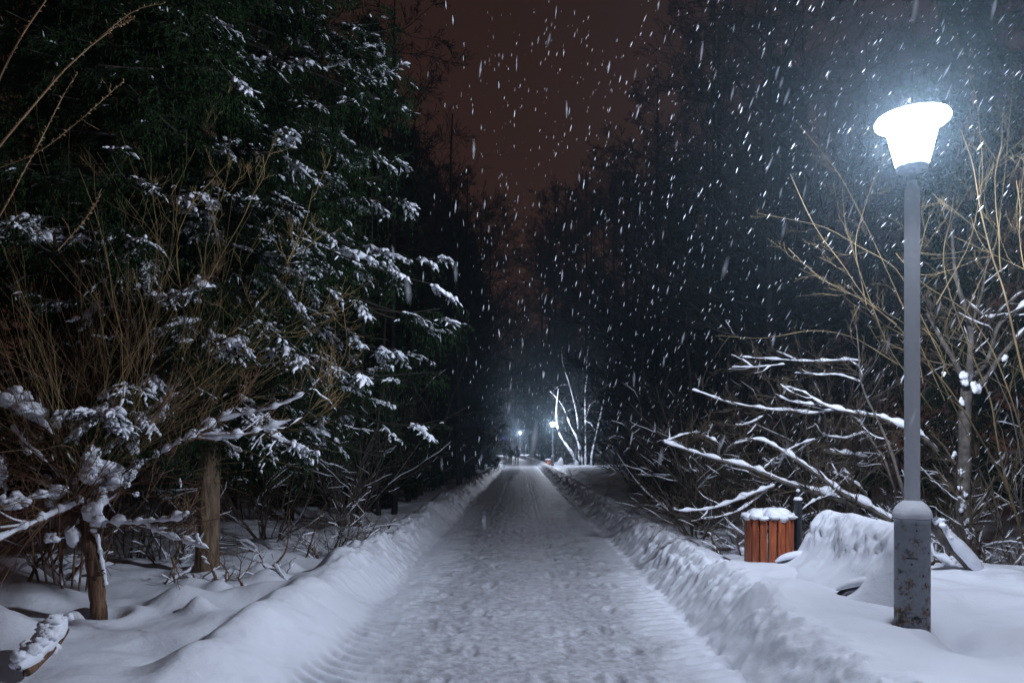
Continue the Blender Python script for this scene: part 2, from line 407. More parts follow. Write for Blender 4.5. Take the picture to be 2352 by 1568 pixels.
def steel_mat(name, rust):
    m, n, l, b = new_mat(name)
    tcn = n.new("ShaderNodeTexCoord")
    n1 = n.new("ShaderNodeTexNoise"); n1.inputs["Scale"].default_value = 30; n1.inputs["Detail"].default_value = 6
    l.new(tcn.outputs["Object"], n1.inputs["Vector"])
    r = n.new("ShaderNodeValToRGB"); r.color_ramp.elements[0].color = (.20, .22, .25, 1) if rust else (.55, .59, .63, 1); r.color_ramp.elements[1].color = (.30, .33, .37, 1) if rust else (.70, .74, .78, 1)
    l.new(n1.outputs[0], r.inputs[0]); col = r.outputs[0]
    if rust:
        n2 = n.new("ShaderNodeTexNoise"); n2.inputs["Scale"].default_value = 17; n2.inputs["Detail"].default_value = 10; n2.inputs["Roughness"].default_value = .75
        l.new(tcn.outputs["Object"], n2.inputs["Vector"])
        n4 = n.new("ShaderNodeTexNoise"); n4.inputs["Scale"].default_value = 5.5; n4.inputs["Detail"].default_value = 2
        l.new(tcn.outputs["Object"], n4.inputs["Vector"])
        sp = n.new("ShaderNodeSeparateXYZ"); l.new(tcn.outputs["Object"], sp.inputs[0])
        hz = n.new("ShaderNodeMapRange"); hz.inputs[1].default_value = 1.0; hz.inputs[2].default_value = .35
        hz.inputs[3].default_value = -.07; hz.inputs[4].default_value = .045
        l.new(sp.outputs[2], hz.inputs[0])
        a1 = n.new("ShaderNodeMath"); a1.operation = 'ADD'; l.new(n2.outputs[0], a1.inputs[0]); l.new(hz.outputs[0], a1.inputs[1])
        a2 = n.new("ShaderNodeMath"); a2.operation = 'MULTIPLY_ADD'; a2.inputs[1].default_value = .35; l.new(n4.outputs[0], a2.inputs[0]); l.new(a1.outputs[0], a2.inputs[2])
        rr = n.new("ShaderNodeValToRGB"); rr.color_ramp.elements[0].position = .685; rr.color_ramp.elements[1].position = .80
        l.new(a2.outputs[0], rr.inputs[0])
        rc = n.new("ShaderNodeValToRGB"); rc.color_ramp.elements[0].color = (.02, .015, .012, 1); rc.color_ramp.elements[1].color = (.20, .10, .045, 1)
        rc.color_ramp.elements[0].position = .4; rc.color_ramp.elements[1].position = .6
        l.new(n1.outputs[0], rc.inputs[0])
        mx = n.new("ShaderNodeMix"); mx.data_type = 'RGBA'
        l.new(rr.outputs[0], mx.inputs[0]); l.new(col, mx.inputs[6]); l.new(rc.outputs[0], mx.inputs[7]); col = mx.outputs[2]
    l.new(col, b.inputs["Base Color"])
    b.inputs["Metallic"].default_value = .1; b.inputs["Roughness"].default_value = .55
    bp = n.new("ShaderNodeBump"); bp.inputs["Strength"].default_value = .25; bp.inputs["Distance"].default_value = .004
    l.new(n1.outputs[0], bp.inputs["Height"]); l.new(bp.outputs[0], b.inputs["Normal"])
    return m
M['steel'] = steel_mat("galvanised_steel", False)
M['steel_rust'] = steel_mat("rusty_galvanised_steel", True)
M['wood_red'] = mat_var("wood_red", (.19, .04, .014), (.44, .115, .04), 14, rough=.45, bump=.35, bscale=50, stretch=(4, 4, .35), spec=.5)
M['wood_grey'] = mat_var("wood_grey", (.12, .09, .06), (.2, .15, .1), 9, bump=.5, stretch=(3, .3, 3))
M['liner'] = mat_var("liner", (.45, .49, .52), (.6, .64, .67), 20, rough=.35, metal=.4)

def glow_mat(name, col, strength):
    """opal plastic of a lit lampshade: lets the bulb's light through and glows itself"""
    m, n, l, b = new_mat(name); n.remove(b)
    t = n.new("ShaderNodeBsdfTransparent"); em = n.new("ShaderNodeEmission"); a = n.new("ShaderNodeAddShader")
    t.inputs[0].default_value = (.97, .97, .97, 1)
    em.inputs[0].default_value = (*col, 1); em.inputs[1].default_value = strength
    l.new(t.outputs[0], a.inputs[0]); l.new(em.outputs[0], a.inputs[1]); l.new(a.outputs[0], n["Material Output"].inputs[0])
    m.cycles.emission_sampling = 'NONE'
    return m
M['opal'] = glow_mat("opal_lit", (.86, .93, 1.0), 3.0)
M['opal_far'] = M['opal_warm'] = glow_mat("opal_lit_far", (1.0, .93, .62), 6.0)

# ------------------------------------------------------------------ tagging
def tag(o, label=None, cat=None, group=None, kind=None):
    if label: o["label"] = label
    if cat: o["category"] = cat
    if group: o["group"] = group
    if kind: o["kind"] = kind
    return o
def thing(name, loc, label, cat, group=None, rz=0):
    o = bpy.data.objects.new(name, None); COL.objects.link(o)
    o.location = loc; o.rotation_euler = (0, 0, rz); o.empty_display_size = .2
    return tag(o, label, cat, group)
WORLD_THINGS = []
def kids(o): return [c for c in bpy.data.objects if c.parent == o]
def copy_tree(o, parent=None):
    c = o.copy(); COL.objects.link(c)
    if parent is not None: c.parent = parent
    for ch in kids(o): copy_tree(ch, c)
    return c

# ------------------------------------------------------------------ ground and path
def span(a, b, d, g):
    out = [a]; s = d; sg = 1 if b > a else -1
    while (b - out[-1]) * sg > 0: out.append(out[-1] + sg * s); s *= g
    return out
ys = np.array(sorted(set(np.round(span(3.4, -14, .06, 1.12)[1:], 4))) + list(np.arange(3.4, 9.2, .017)) + span(9.2, 320, .02, 1.0125)[1:])
core = np.concatenate([np.arange(-5.2, -2.4, .03), np.arange(-2.4, 2.4, .02), np.arange(2.4, 5.21, .028)])
xs = np.array(sorted(span(-5.2, -130, .03, 1.05)[1:]) + list(core) + span(5.2, 130, .03, 1.05)[1:])
X, Y = np.meshgrid(xs, ys)
XX = X + xc(Y)
ZZ = height(XX, Y)
nr, nc = X.shape
idx = np.arange(nr * nc).reshape(nr, nc)
iL = int(np.argmin(np.abs(xs - (PATH_L - .02)))); iR = int(np.argmin(np.abs(xs - (PATH_R + .02))))
def grid_obj(name, i0, i1, mat, extra=None):
    mb = MB(); 
    segs = [(i0, i1)] if extra is None else [(i0, i1), extra]
    for a, b in segs:
        v = np.stack([XX[:, a:b + 1], Y[:, a:b + 1], ZZ[:, a:b + 1]], -1)
        k = np.arange(v.shape[0] * v.shape[1]).reshape(v.shape[0], v.shape[1])
        mb.add(v, np.stack([k[:-1, :-1], k[:-1, 1:], k[1:, 1:], k[1:, :-1]], -1))
    return mb.build(name, mat)
tag(grid_obj("snow_ground", 0, iL, M['snow'], (iR, nc - 1)), kind="structure", label="deep soft snow over the banks and forest floor")
tag(grid_obj("path", iL, iR, M['path']), kind="structure", label="grey trodden snow path running straight into the wood")

# ------------------------------------------------------------------ street lamps
def make_lamp(loc, label, opal, power, snowcap=True, detail=True):
    x, y, z = loc
    t = thing("street_lamp", loc, label, "street lamp", "lamps along the right edge of the path")
    S = 40
    b = MB().lathe([(.118, -.6), (.118, 1.02), (.119, 1.045), (.122, 1.05), (.13, 1.052), (.131, 1.062), (.124, 1.066), (.0, 1.068)], S=S)
    MBs = b.build("base_tube", M['steel_rust'], t)
    hh = MB()   # inspection hatch seam and hinges
    hh.box((-.012, -.1183, .36), (.10, .006, .006)); hh.box((-.06, -.1045, .78), (.075, .005, .005), rz=-.5)
    for q in range(9):
        a = R(-90 + 34 * math.sin(q * 2.3)); zz = .34 + .08 * q
        hh.blob((.1185 * math.cos(a), .1185 * math.sin(a), zz), (.007, .004, .008), .4, 8, 6, q)
    hh.build("hatch_seam", M['iron'], MBs)
    MB().lathe([(.052, 1.04), (.052, 3.42), (.05, 3.445), (.034, 3.46), (.034, 3.5)], S=32).build("pole", M['steel'], t)
    MB().lathe([(.03, 3.46), (.03, 3.52), (.024, 3.56), (.075, 3.572), (.098, 3.575), (.106, 3.59), (.106, 3.612), (.09, 3.622), (0, 3.622)], S=32).build("lamp_holder", M['cap_metal'], t)
    if detail:
        for a in (-1.9, -.9, 1.2):
            MB().lathe([(.009, 0), (.009, .018), (0, .022)], (.07 * math.cos(a), .07 * math.sin(a), 3.553), S=10).build("bolt", M['cap_metal'], t)
    sh = MB().lathe([(.112, 3.622), (.178, 3.90), (.19, 3.905), (.232, 3.912), (.247, 3.925), (.250, 3.942), (.242, 3.958), (.16, 3.985), (0.0, 3.998)], S=28)
    sh.build("lamp_shade", opal, t)
    if snowcap:
        prof = [(.129, 1.062), (.133, 1.078), (.127, 1.105), (.112, 1.135), (.09, 1.162), (.068, 1.18), (.050, 1.19)]
        pr = np.array(prof); a = np.arange(40) * 2 * np.pi / 40
        v = np.stack([pr[:, 0][:, None] * np.cos(a), pr[:, 0][:, None] * np.sin(a), pr[:, 1][:, None] + 0 * a], -1)
        n_ = 1 + .05 * noise(np.cos(a) * 2.5 + pr[:, 1][:, None] * 9, np.sin(a) * 2.5 + 4) + .02 * noise(np.cos(a) * 9 + pr[:, 1][:, None] * 30, np.sin(a) * 9)
        v[..., :2] *= n_[..., None]
        v[1:-1, :, 2] += .006 * noise(np.cos(a) * 2 + 7, np.sin(a) * 2)[None]
        k = np.arange(v.shape[0] * 40).reshape(-1, 40)
        mb = MB().add(v, np.stack([k[:-1], np.roll(k[:-1], -1, 1), np.roll(k[1:], -1, 1), k[1:]], -1))
        mb.build("snow_cap", M['snow_soft'], t)
    ld = bpy.data.lights.new("bulb", 'POINT'); ld.energy = power; ld.color = LAMP_TINT; ld.shadow_soft_size = .15
    ld.use_nodes = True
    n = ld.node_tree.nodes; l = ld.node_tree.links
    em = n["Emission"]; tcn = n.new("ShaderNodeTexCoord"); sp = n.new("ShaderNodeSeparateXYZ"); mr = n.new("ShaderNodeMapRange")
    mr.inputs[1].default_value = -1; mr.inputs[2].default_value = -.30; mr.inputs[3].default_value = .62; mr.inputs[4].default_value = 1.0
    l.new(tcn.outputs["Normal"], sp.inputs[0]); l.new(sp.outputs[2], mr.inputs[0]); l.new(mr.outputs[0], em.inputs["Strength"])
    lo = bpy.data.objects.new("bulb", ld); COL.objects.link(lo); lo.parent = t; lo.location = (0, 0, 3.86)
    return t
make_lamp((2.84, 5.2, 0), "tall round steel lamp post with rusty base tube nearest the viewer", M['opal'], LAMP_POWER)
make_lamp((2.75, 61.7, H(2.75, 61.7) - .28), "small distant lit lamp post beside the snowy bench and forked white tree", M['opal_warm'], LAMP_POWER * 1.3, detail=False)
make_lamp((-.1, 119, -.45), "farthest tiny lit lamp post past the walking people", M['opal_far'], LAMP_POWER * 2.8, detail=False)

# ------------------------------------------------------------------ bench buried in snow
def make_bench(x0, y0, z0, label, dense=True):
    """bench facing the path (-x); y0 = near end; origin on its front edge"""
    t = thing("park_bench", (x0, y0, z0), label, "bench", "snow covered benches beside the lamps")
    Ln = 1.5
    for yy in (.06, Ln - .08):
        pts = resample([(.66, yy, .44), (.55, yy, .465), (.38, yy, .48), (.22, yy, .45), (.12, yy, .39), (.11, yy, .2), (.10, yy, 0)], 18)
        MB().tubes(pts, np.full(18, .018), 8).build("armrest", M['iron'], t)
        pts = resample([(.0, yy, .0), (.05, yy, .25), (.5, yy, .25), (.64, yy, .5), (.71, yy, .90)], 16)
        MB().tubes(pts, np.full(16, .018), 8).build("side_frame", M['iron'], t)
    s = MB()
    for k in range(4): s.box((.10 + .12 * k, Ln / 2, .27), (.1, Ln, .03))
    s.build("seat", M['wood_grey'], t, False)
    s = MB()
    for k in range(4): s.box((.60 + .03 * k, Ln / 2, .50 + .12 * k), (.03, Ln, .1))
    s.build("backrest", M['wood_grey'], t, False)
    # snow piled from seat to top of the back
    prof = resample([(-.40, 0, .10), (-.12, 0, .28), (.10, 0, .37), (.25, 0, .43), (.38, 0, .53), (.48, 0, .68), (.56, 0, .84), (.62, 0, .93), (.69, 0, .965), (.75, 0, .93), (.78, 0, .80), (.79, 0, .45), (.80, 0, .0)], 70 if dense else 24)
    us = np.linspace(-.22, Ln + .34, 120 if dense else 30)
    Pu = prof[None] + 0 * us[:, None, None]
    endf = sst(-.22, .03, us) * (np.clip((Ln + .34 - us) / .36, 0, 1) ** 1.3)
    endf = endf ** 1.4
    Pu = Pu.copy(); Pu[..., 1] = us[:, None]
    k = endf[:, None]
    Pu[..., 2] = Pu[..., 2] * k + (1 - k) * (.12 - .1 * (Pu[..., 0] > .6))
    yy = us[:, None] + 0 * Pu[..., 0]; s_ = np.arange(prof.shape[0])[None] * (2.0 / prof.shape[0]) + 0 * yy
    rough = np.exp(-((Pu[..., 2] - .78) / .16) ** 2)
    n_ = .05 * fbm(yy * 2.2 + 4, s_ * 3, 2) + .05 * (.35 - np.abs(fbm(yy * 6.5 + s_ * 4, s_ * 7.5 - yy * 3, 4))) * (.2 + 1.3 * rough)
    Pu[..., 0] -= n_ * k; Pu[..., 2] += (.045 * noise(yy * 1.9, s_ * 0 + 2) + .4 * n_) * k
    ii = np.arange(Pu.shape[0] * Pu.shape[1]).reshape(Pu.shape[:2])
    mb = MB().add(Pu, np.stack([ii[:-1, :-1], ii[:-1, 1:], ii[1:, 1:], ii[1:, :-1]], -1))
    mb.build("snow_cover", M['snow_soft'], t)
    mb = MB()
    for yy in (.06, Ln - .08):
        q = resample([(.14, yy, .44), (.22, yy, .485), (.38, yy, .515), (.50, yy, .51), (.64, yy, .48)], 14)
        mb.tubes(q, np.array([.008, .022, .03, .034, .036, .038, .038, .038, .036, .036, .034, .03, .03, .02]), 10)
    mb.build("arm_snow", M['snow_soft'], t)
    return t
make_bench(2.36, 5.62, 0.0, "bench half buried in snow behind the near lamp post")
make_bench(2.9, 62.3, -.55, "snow covered bench at the foot of the distant lamp post", False)

# ------------------------------------------------------------------ litter bins
def make_bin(loc, label, rz=0):
    t = thing("litter_bin", loc, label, "litter bin", "red slatted bins beside the lamps", rz)
    Rr = .245; n_s = 17
    for k in range(n_s):
        a = 2 * np.pi * (k + .3) / n_s
        b = MB().box((Rr * math.cos(a), Rr * math.sin(a), .47), (.018, .074 + .006 * math.sin(k * 5), .58), a)
        b.build("slat", M['wood_red'], t, False)
    MB().lathe([(.215, .18), (.215, .70), (.205, .70), (.205, .2), (0, .19)], S=32).build("liner", M['liner'], t)
    mb = MB()
    for zz in (.30, .66): mb.lathe([(.2195, zz - .018), (.2305, zz - .018), (.2305, zz + .018), (.2195, zz + .018), (.2195, zz - .018)], S=32)
    mb.build("hoop", M['iron'], t)
    p = MB().lathe([(.042, -.3), (.042, .93), (.046, .935), (.046, .955), (.036, .975), (.014, .985), (.011, 1.0), (.02, 1.012), (.024, 1.03), (.02, 1.048), (0, 1.054)], (.31, -.02, 0), S=20)
    p.build("post", M['iron'], t)
    MB().box((.262, -.015, .62), (.06, .03, .05)).build("bracket", M['iron'], t, False)
    mb = MB()
    for q in range(15):
        a = 2 * np.pi * q / 15; r_ = .235
        mb.blob((r_ * math.cos(a), r_ * math.sin(a), .785 + .008 * math.sin(q * 3)), (.06, .06, .034 + .01 * math.sin(q * 1.7)), .35, 12, 8, q)
    for q in range(7):
        mb.blob((.13 * math.cos(q * 2.4), .12 * math.sin(q * 2.4), .79), (.11, .10, .05 + .02 * (q % 3)), .35, 14, 8, q + 30)
    mb.blob((.02, 0, .80), (.17, .16, .07), .3, 16, 10, 77)
    mb.build("snow_top", M['snow_soft'], t)
    mb = MB().blob((.31, -.02, 1.058), (.022, .022, .02), .1, 10, 8, 2); mb.lathe([(.046, .956), (.048, .966), (.038, .985), (.015, .992)], (.31, -.02, 0), S=16)
    mb.build("post_snow", M['snow_soft'], t)
    return t
make_bin((2.70, 7.8, .03), "reddish slatted litter bin with black post behind the near bench")
make_bin((2.42, 63.6, -.62), "tiny red litter bin beside the distant lamp post")

# ------------------------------------------------------------------ traced near trees
def poly(c, pts, Y0, Y1=None, n=22, sc=None, wob=.0):
    """c=(ox, oy, k): picture point = (ox + px / k, oy + py / k) in the full 2440 px picture"""
    ox, oy, k = c; Y1 = Y0 if Y1 is None else Y1
    q = []
    m = len(pts)
    for i, (px, py) in enumerate(pts):
        x = (ox + px / k) * 2352 / 2440; y = (oy + py / k) * 2352 / 2440
        Yd = Y0 + (Y1 - Y0) * i / (m - 1) + wob * math.sin(i * 2.1 + Y0)
        q.append(P(x, y, Yd))
    return resample(q, n)
R4 = (1540, 850, 3.92); R5 = (2100, 500, 1.741); R6 = (0, 900, 2.156); R2 = (0, 820, 1.943); R8 = (0, 0, 2.614)
FULL = (0, 0, 2352 / 2440)
C4 = (1000, 850, 3.92)
def branchy(parent, groups, bark, twig, snowk=.9, snowbase=.008, nb=7, nt=5, tl=.45, seed=0, twig_snow=.25, up=.05, jit=.35, trunk_name="branch", rt=.0035):
    """each group (polyline, r0, r1) becomes one branch part; twigs and snow are parts as well"""
    rg = np.random.default_rng(seed)
    sn = MB(); tw = MB(); seen = 0
    for g in groups:
        pts, r0, r1 = g[:3]; nm = g[3] if len(g) > 3 else trunk_name; sk = g[4] if len(g) > 4 else snowk
        K = len(pts); rr = np.linspace(r0, r1, K) * (1 + .08 * rg.normal(0, 1, K))
        MB().tubes(pts, rr, 8).build(nm, bark, parent)
        # finer resample for lumpy snow
        fine = resample(pts, K * 2); fr = np.interp(np.linspace(0, 1, K * 2), np.linspace(0, 1, K), rr)
        if sk > 0: snow_on(sn, fine, fr, sk, snowbase, 8, 1.0, rg, jit)
        if nb:
            C, cr = grow(pts[None], rr[None], nb, .12, .97, .75, .0, 7, .4, rt, up, .16, .3, rg, length=tl)
            tw.tubes(C, cr, 4); snow_on(sn, C, cr, 1.0, .006, 5, twig_snow, rg)
            if nt:
                D, dr = grow(C, cr, nt, .15, .95, .6, .45, 5, .6, rt * .7, up, .14, .3, rg)
                tw.tubes(D, dr, 3)
                E_, er = grow(D, dr, 3, .2, .95, .6, .5, 4, .7, rt * .55, up, .14, .3, rg)
                tw.tubes(E_, er, 3)
    if tw.n: tw.build("twigs", twig, parent)
    if sn.n: sn.build("snow", M['snow_soft'], parent)

# fallen willow behind the bin (right)
ft = thing("fallen_tree", (4.3, 8.6, .1), "fallen bare willow under snow slanting down behind the bin and bench", "fallen tree"); WORLD_THINGS.append(ft)
ft_g = [
 ([(2600,1680),(2330,1560),(2150,1440),(2000,1360),(1800,1270),(1740,1200),(1560,1070),(1350,930),(1200,840),(1060,760),(900,790),(760,830),(700,930)], 8.4, 9.4, .045, .008, 34),
 ([(1980,1400),(1800,1330),(1600,1270),(1300,1180),(1150,1110),(980,1040),(830,1000),(700,970),(520,920),(350,860),(160,800)], 8.7, 9.6, .040, .012, 34),
 ([(160,800),(200,785),(300,740),(410,710),(510,705)], 9.6, 9.8, .01, .004, 12),
 ([(1190,1210),(1050,1260),(900,1320),(750,1380),(560,1435),(420,1435),(320,1450),(250,1420)], 9.0, 8.6, .018, .006, 22),
 ([(1200,1190),(1050,1310),(860,1450),(700,1490),(580,1520),(510,1510)], 9.1, 8.8, .010, .005, 16),
 ([(1450,1430),(1520,1370),(1620,1320),(1750,1290)], 8.5, 8.7, .005, .01, 12),
 ([(700,830),(620,770),(540,735)], 9.4, 9.5, .011, .007, 8),
 ([(1590,770),(1450,810),(1330,870),(1220,940),(1100,1040)], 9.2, 9.1, .012, .008, 14),
 ([(2060,950),(1900,920),(1740,890),(1660,880)], 9.3, 9.4, .03, .02, 12),
 ([(2060,1290),(1960,1180),(1860,1130),(1740,1080)], 9.3, 9.4, .018, .01, 12),
 ([(2050,710),(1950,730),(1880,770),(1760,750),(1640,740)], 9.3, 9.4, .012, .01, 12),
 ([(1110,540),(980,620),(900,640),(830,635)], 9.4, 9.5, .008, .008, 10),
]
branchy(ft, [(poly(R4, p, a, b, n, wob=.05), r0, r1) for p, a, b, r0, r1, n in ft_g], M['bark_grey'], M['twig_brown'], .85, .010, 8, 5, .5, 21, .18)
ft2 = thing("leaning_tree", (4.6, 8.9, .1), "leaning bare tree with long snow lined limbs reaching left across the lamp post", "tree"); WORLD_THINGS.append(ft2)
ft2_g = [
 ([(2720,880),(2640,780),(2560,730),(2352,640),(2230,580),(2100,540),(2000,540),(1800,500),(1640,450),(1540,380),(1450,310),(1370,310)], 8.2, 8.9, .026, .009, 30),
 ([(1950,530),(1850,520),(1700,500),(1560,545),(1450,525),(1350,490),(1250,510),(1000,470),(750,430),(560,350),(420,305)], 8.6, 9.6, .016, .006, 28),
 ([(1640,460),(1450,435),(1330,420),(1200,345)], 8.8, 9.1, .012, .006, 12),
 ([(2010,240),(1880,190),(1750,155),(1640,180),(1500,160),(1380,150)], 8.9, 9.3, .008, .005, 14),
 ([(2000,40),(1880,25),(1750,40),(1520,45),(1300,30),(1100,20),(880,0)], 9.0, 9.8, .009, .004, 20),
 ([(1300,70),(1150,85),(1000,100),(800,95)], 9.4, 9.8, .006, .004, 12),
 ([(2340,1260),(2270,1090),(2220,930),(2120,820),(2060,680),(1980,590),(1880,530)], 8.3, 8.7, .018, .010, 20),
 ([(2440,1400),(2340,1060),(2290,880),(2220,720),(2150,560),(2060,400),(1990,200),(1990,0),(1960,-300)], 8.0, 8.6, .02, .006, 26),
]
branchy(ft2, [(poly(R4, p, a, b, n, wob=.04), r0, r1) for p, a, b, r0, r1, n in ft2_g], M['bark_grey'], M['twig_brown'], .85, .009, 8, 5, .5, 22, .15)

# trunk with snow patches right of the lamp
tr = thing("bare_tree", (4.95, 8.2, .1), "bare forked tree with snow patched trunk right of the near lamp post", "tree"); WORLD_THINGS.append(tr)
tr_g = [
 ([(350,1500),(345,1430),(338,1200),(345,1000),(345,850),(355,740)], 8.2, 8.3, .085, .065, 24, "trunk"),
 ([(355,760),(330,680),(300,620),(250,540),(190,430)], 8.3, 8.0, .04, .014, 16),
 ([(350,760),(420,720),(500,600),(592,500),(700,420)], 8.3, 8.1, .035, .02, 18),
 ([(355,760),(368,650),(375,480),(340,380),(310,300),(300,200),(290,60)], 8.3, 8.5, .045, .014, 20),
 ([(370,700),(440,640),(470,520),(480,470),(592,400),(700,330)], 8.4, 8.2, .028, .018, 18),
 ([(345,370),(400,420),(450,465),(530,380),(600,330)], 8.5, 8.4, .012, .016, 16),
 ([(375,480),(420,340),(440,200),(470,60)], 8.45, 8.7, .018, .008, 14),
]
branchy(tr, [(poly(R5, g[0], g[1], g[2], g[5], wob=.02), g[3], g[4]) + ((g[6],) if len(g) > 6 else ()) for g in tr_g], M['bark_grey'], M['twig_brown'], .75, .012, 8, 5, .6, 23, .3)
mb = MB()   # wind-plastered patches on the trunk, and blobs in the forks
for k, (px, py, s) in enumerate([(345,1180,.05),(335,1240,.06),(355,1330,.05),(330,1090,.045),(350,1290,.05),(325,1150,.04),(300,1020,.06),(345,680,.11),(395,745,.09),(335,790,.06),(365,1360,.04),(258,680,.045),(512,610,.06)]):
    p = poly(R5, [(px, py), (px, py + 2)], 8.13, 8.13, 2)[0]
    mb.clump(p, (s * .55, s * .4, s * .8), k, 5)
mb.build("snow_patch", M['snow_soft'], tr)

# golden willow, right edge
gw = thing("golden_willow", (3.55, 5.9, .2), "golden barked willow stems rising at the right edge of the photo", "willow"); WORLD_THINGS.append(gw)
gw_g = [
 ([(640,1500),(592,1390),(560,1260),(510,1120),(430,980),(330,810),(250,700),(170,620),(0,540)], 6.6, 6.2, 0.0136, 0.0043, 34),
 ([(600,1400),(560,1260),(505,1080),(470,900),(460,790),(400,660),(330,480),(270,310),(250,170),(285,60),(300,-60)], 6.6, 6.9, 0.0112, 0.0025, 34),
 ([(640,820),(592,700),(540,470),(510,330),(460,200),(410,0),(380,-200),(330,-330)], 6.0, 6.2, 0.0099, 0.0031, 30),
 ([(640,1050),(592,960),(540,780),(460,570),(350,410),(170,310),(60,180)], 6.3, 6.5, 0.0074, 0.0025, 26),
 ([(500,260),(490,240),(490,100),(475,0),(470,-160),(500,-260)], 6.2, 6.2, 0.0056, 0.0019, 18),
 ([(640,330),(592,250),(570,100),(580,0),(560,-120)], 5.6, 5.7, 0.0056, 0.0019, 16),
 ([(250,700),(265,640),(250,590),(215,530),(170,490)], 6.3, 6.3, 0.0056, 0.0025, 12),
 ([(600,250),(540,220),(430,170),(300,110)], 5.9, 6.0, 0.0031, 0.0019, 14),
]
branchy(gw, [(poly(R5, p, a, b, n, wob=.03), r0, r1, "stem", 0) for p, a, b, r0, r1, n in gw_g], M['shoot_gold'], M['shoot_gold'], 0, .004, 6, 2, .7, 24, 0, up=.08, rt=.0016)
gl = thing("arching_willow", (2.6, 6.2, .3), "thin golden willow shoots arching left of the near lamp post", "willow"); WORLD_THINGS.append(gl)
gl_g = [
 ([(2230,1010),(2150,850),(2060,745),(1985,690),(1940,610),(1880,540),(1850,480),(1815,400)], 6.2, 6.0, 0.0058, 0.0021),
 ([(2060,745),(1985,690),(1900,650),(1850,610),(1810,570)], 6.2, 6.0, 0.0043, 0.0021),
 ([(2230,960),(2160,890),(2050,830),(1960,770),(1870,755),(1750,780),(1650,770)], 6.3, 6.6, 0.0050, 0.0021),
 ([(2180,860),(2060,610),(1960,560),(1900,520),(1740,490)], 6.6, 6.8, 0.0050, 0.0014),
 ([(2140,940),(2040,800),(1980,640),(1940,520),(1935,430)], 6.5, 6.8, 0.0043, 0.0014),
 ([(2170,920),(2090,740),(2010,560),(1930,400),(1830,280)], 6.7, 6.9, 0.0043, 0.0014),
 ([(2120,880),(2090,690),(2130,500),(2190,420)], 6.6, 6.8, 0.0043, 0.0014),
 ([(1990,700),(1960,560),(2000,430),(2060,300),(2090,220)], 6.6, 6.9, 0.0036, 0.0014),
 ([(2150,700),(2230,560),(2260,400),(2240,200),(2190,80)], 6.4, 6.8, 0.0050, 0.0014),
 ([(2200,760),(2290,560),(2310,380),(2330,150)], 6.4, 6.8, 0.0050, 0.0014),
]
branchy(gl, [(poly(FULL, p, a, b, 24, wob=.04), r0, r1, "shoot", 0) for p, a, b, r0, r1 in gl_g], M['shoot_gold'], M['shoot_gold'], 0, .004, 5, 2, .5, 25, 0, up=.04, rt=.0014)

# snow laden slab and twigs right of the lamp foot
sl = thing("snowy_log", (3.4, 7.3, .15), "short log under a thick snow pad just right of the rusty lamp base", "log"); WORLD_THINGS.append(sl)
q = poly(R5, [(215, 1300), (260, 1370), (330, 1440), (400, 1520), (440, 1540)], 7.0, 7.2, 16)
MB().tubes(q, np.linspace(.05, .04, 16), 10).build("wood", M['bark_grey'], sl)
mb_l = MB().tubes(q + np.array([.02, 0, .045]), np.array([.03, .045, .055, .06, .065, .07, .08, .08, .08, .08, .08, .07, .06, .05, .04, .02]), 12)
for k_ in range(1, 15): mb_l.clump(q[k_] + np.array([.03, 0, .055]), (.06, .05, .045), k_ + 40, 3)
mb_l.build("snow", M['snow_soft'], sl)

# ------------------------------------------------------------------ generic bare shrubs and trees
def make_shrub(seed, name, bark, n=12, hgt=1.6, spread=.8, cover=.35, rbase=.012, sk=1.0):
    rg = np.random.default_rng(seed)
    K = 9; a = rg.uniform(0, 2 * np.pi, n); lean = rg.uniform(.1, spread, n)
    d = nrm(np.stack([np.cos(a) * lean, np.sin(a) * lean, np.ones(n)], -1)); p = np.stack([np.cos(a) * .1, np.sin(a) * .1, a * 0 - .1], -1)
    st = (hgt * rg.uniform(.6, 1.25, n) / (K - 1))[:, None]; pts = [p]
    for k in range(K - 1):
        d = nrm(d + rg.normal(0, .14, d.shape) + np.array([0, 0, -.03])); p = p + d * st; pts.append(p)
    A = np.stack(pts, 1); ar = np.maximum(rbase * rg.uniform(.6, 1.3, (n, 1)) * np.linspace(1, .3, K)[None], .002)
    B, br = grow(A, ar, 7, .2, .97, .7, .42, 6, .6, .002, .02, .16, .4, rg)
    C, cr = grow(B, br, 5, .15, .95, .7, .5, 5, .7, .0015, .02, .16, .4, rg)
    mb = MB(); mb.tubes(A, ar, 5); mb.tubes(B, br, 4); mb.tubes(C, cr, 3)
    sn = MB(); snow_on(sn, A, ar, sk, .009, 6, cover, rg); snow_on(sn, B, br, sk, .007, 5, cover, rg); snow_on(sn, C, cr, sk, .005, 4, cover * .5, rg)
    t = bpy.data.objects.new(name, None); COL.objects.link(t)
    mb.build("stems", bark, t)
    if sn.n: sn.build("snow", M['snow_soft'], t)
    return t
def place(t, x, y, label, cat, group=None, s=1.0, rz=None, dz=-.04):
    t.location = (x, y, H(x, y) + dz); t.rotation_euler = (0, 0, random.uniform(0, 6.28) if rz is None else rz); t.scale = (s, s, s)
    return tag(t, label, cat, group)

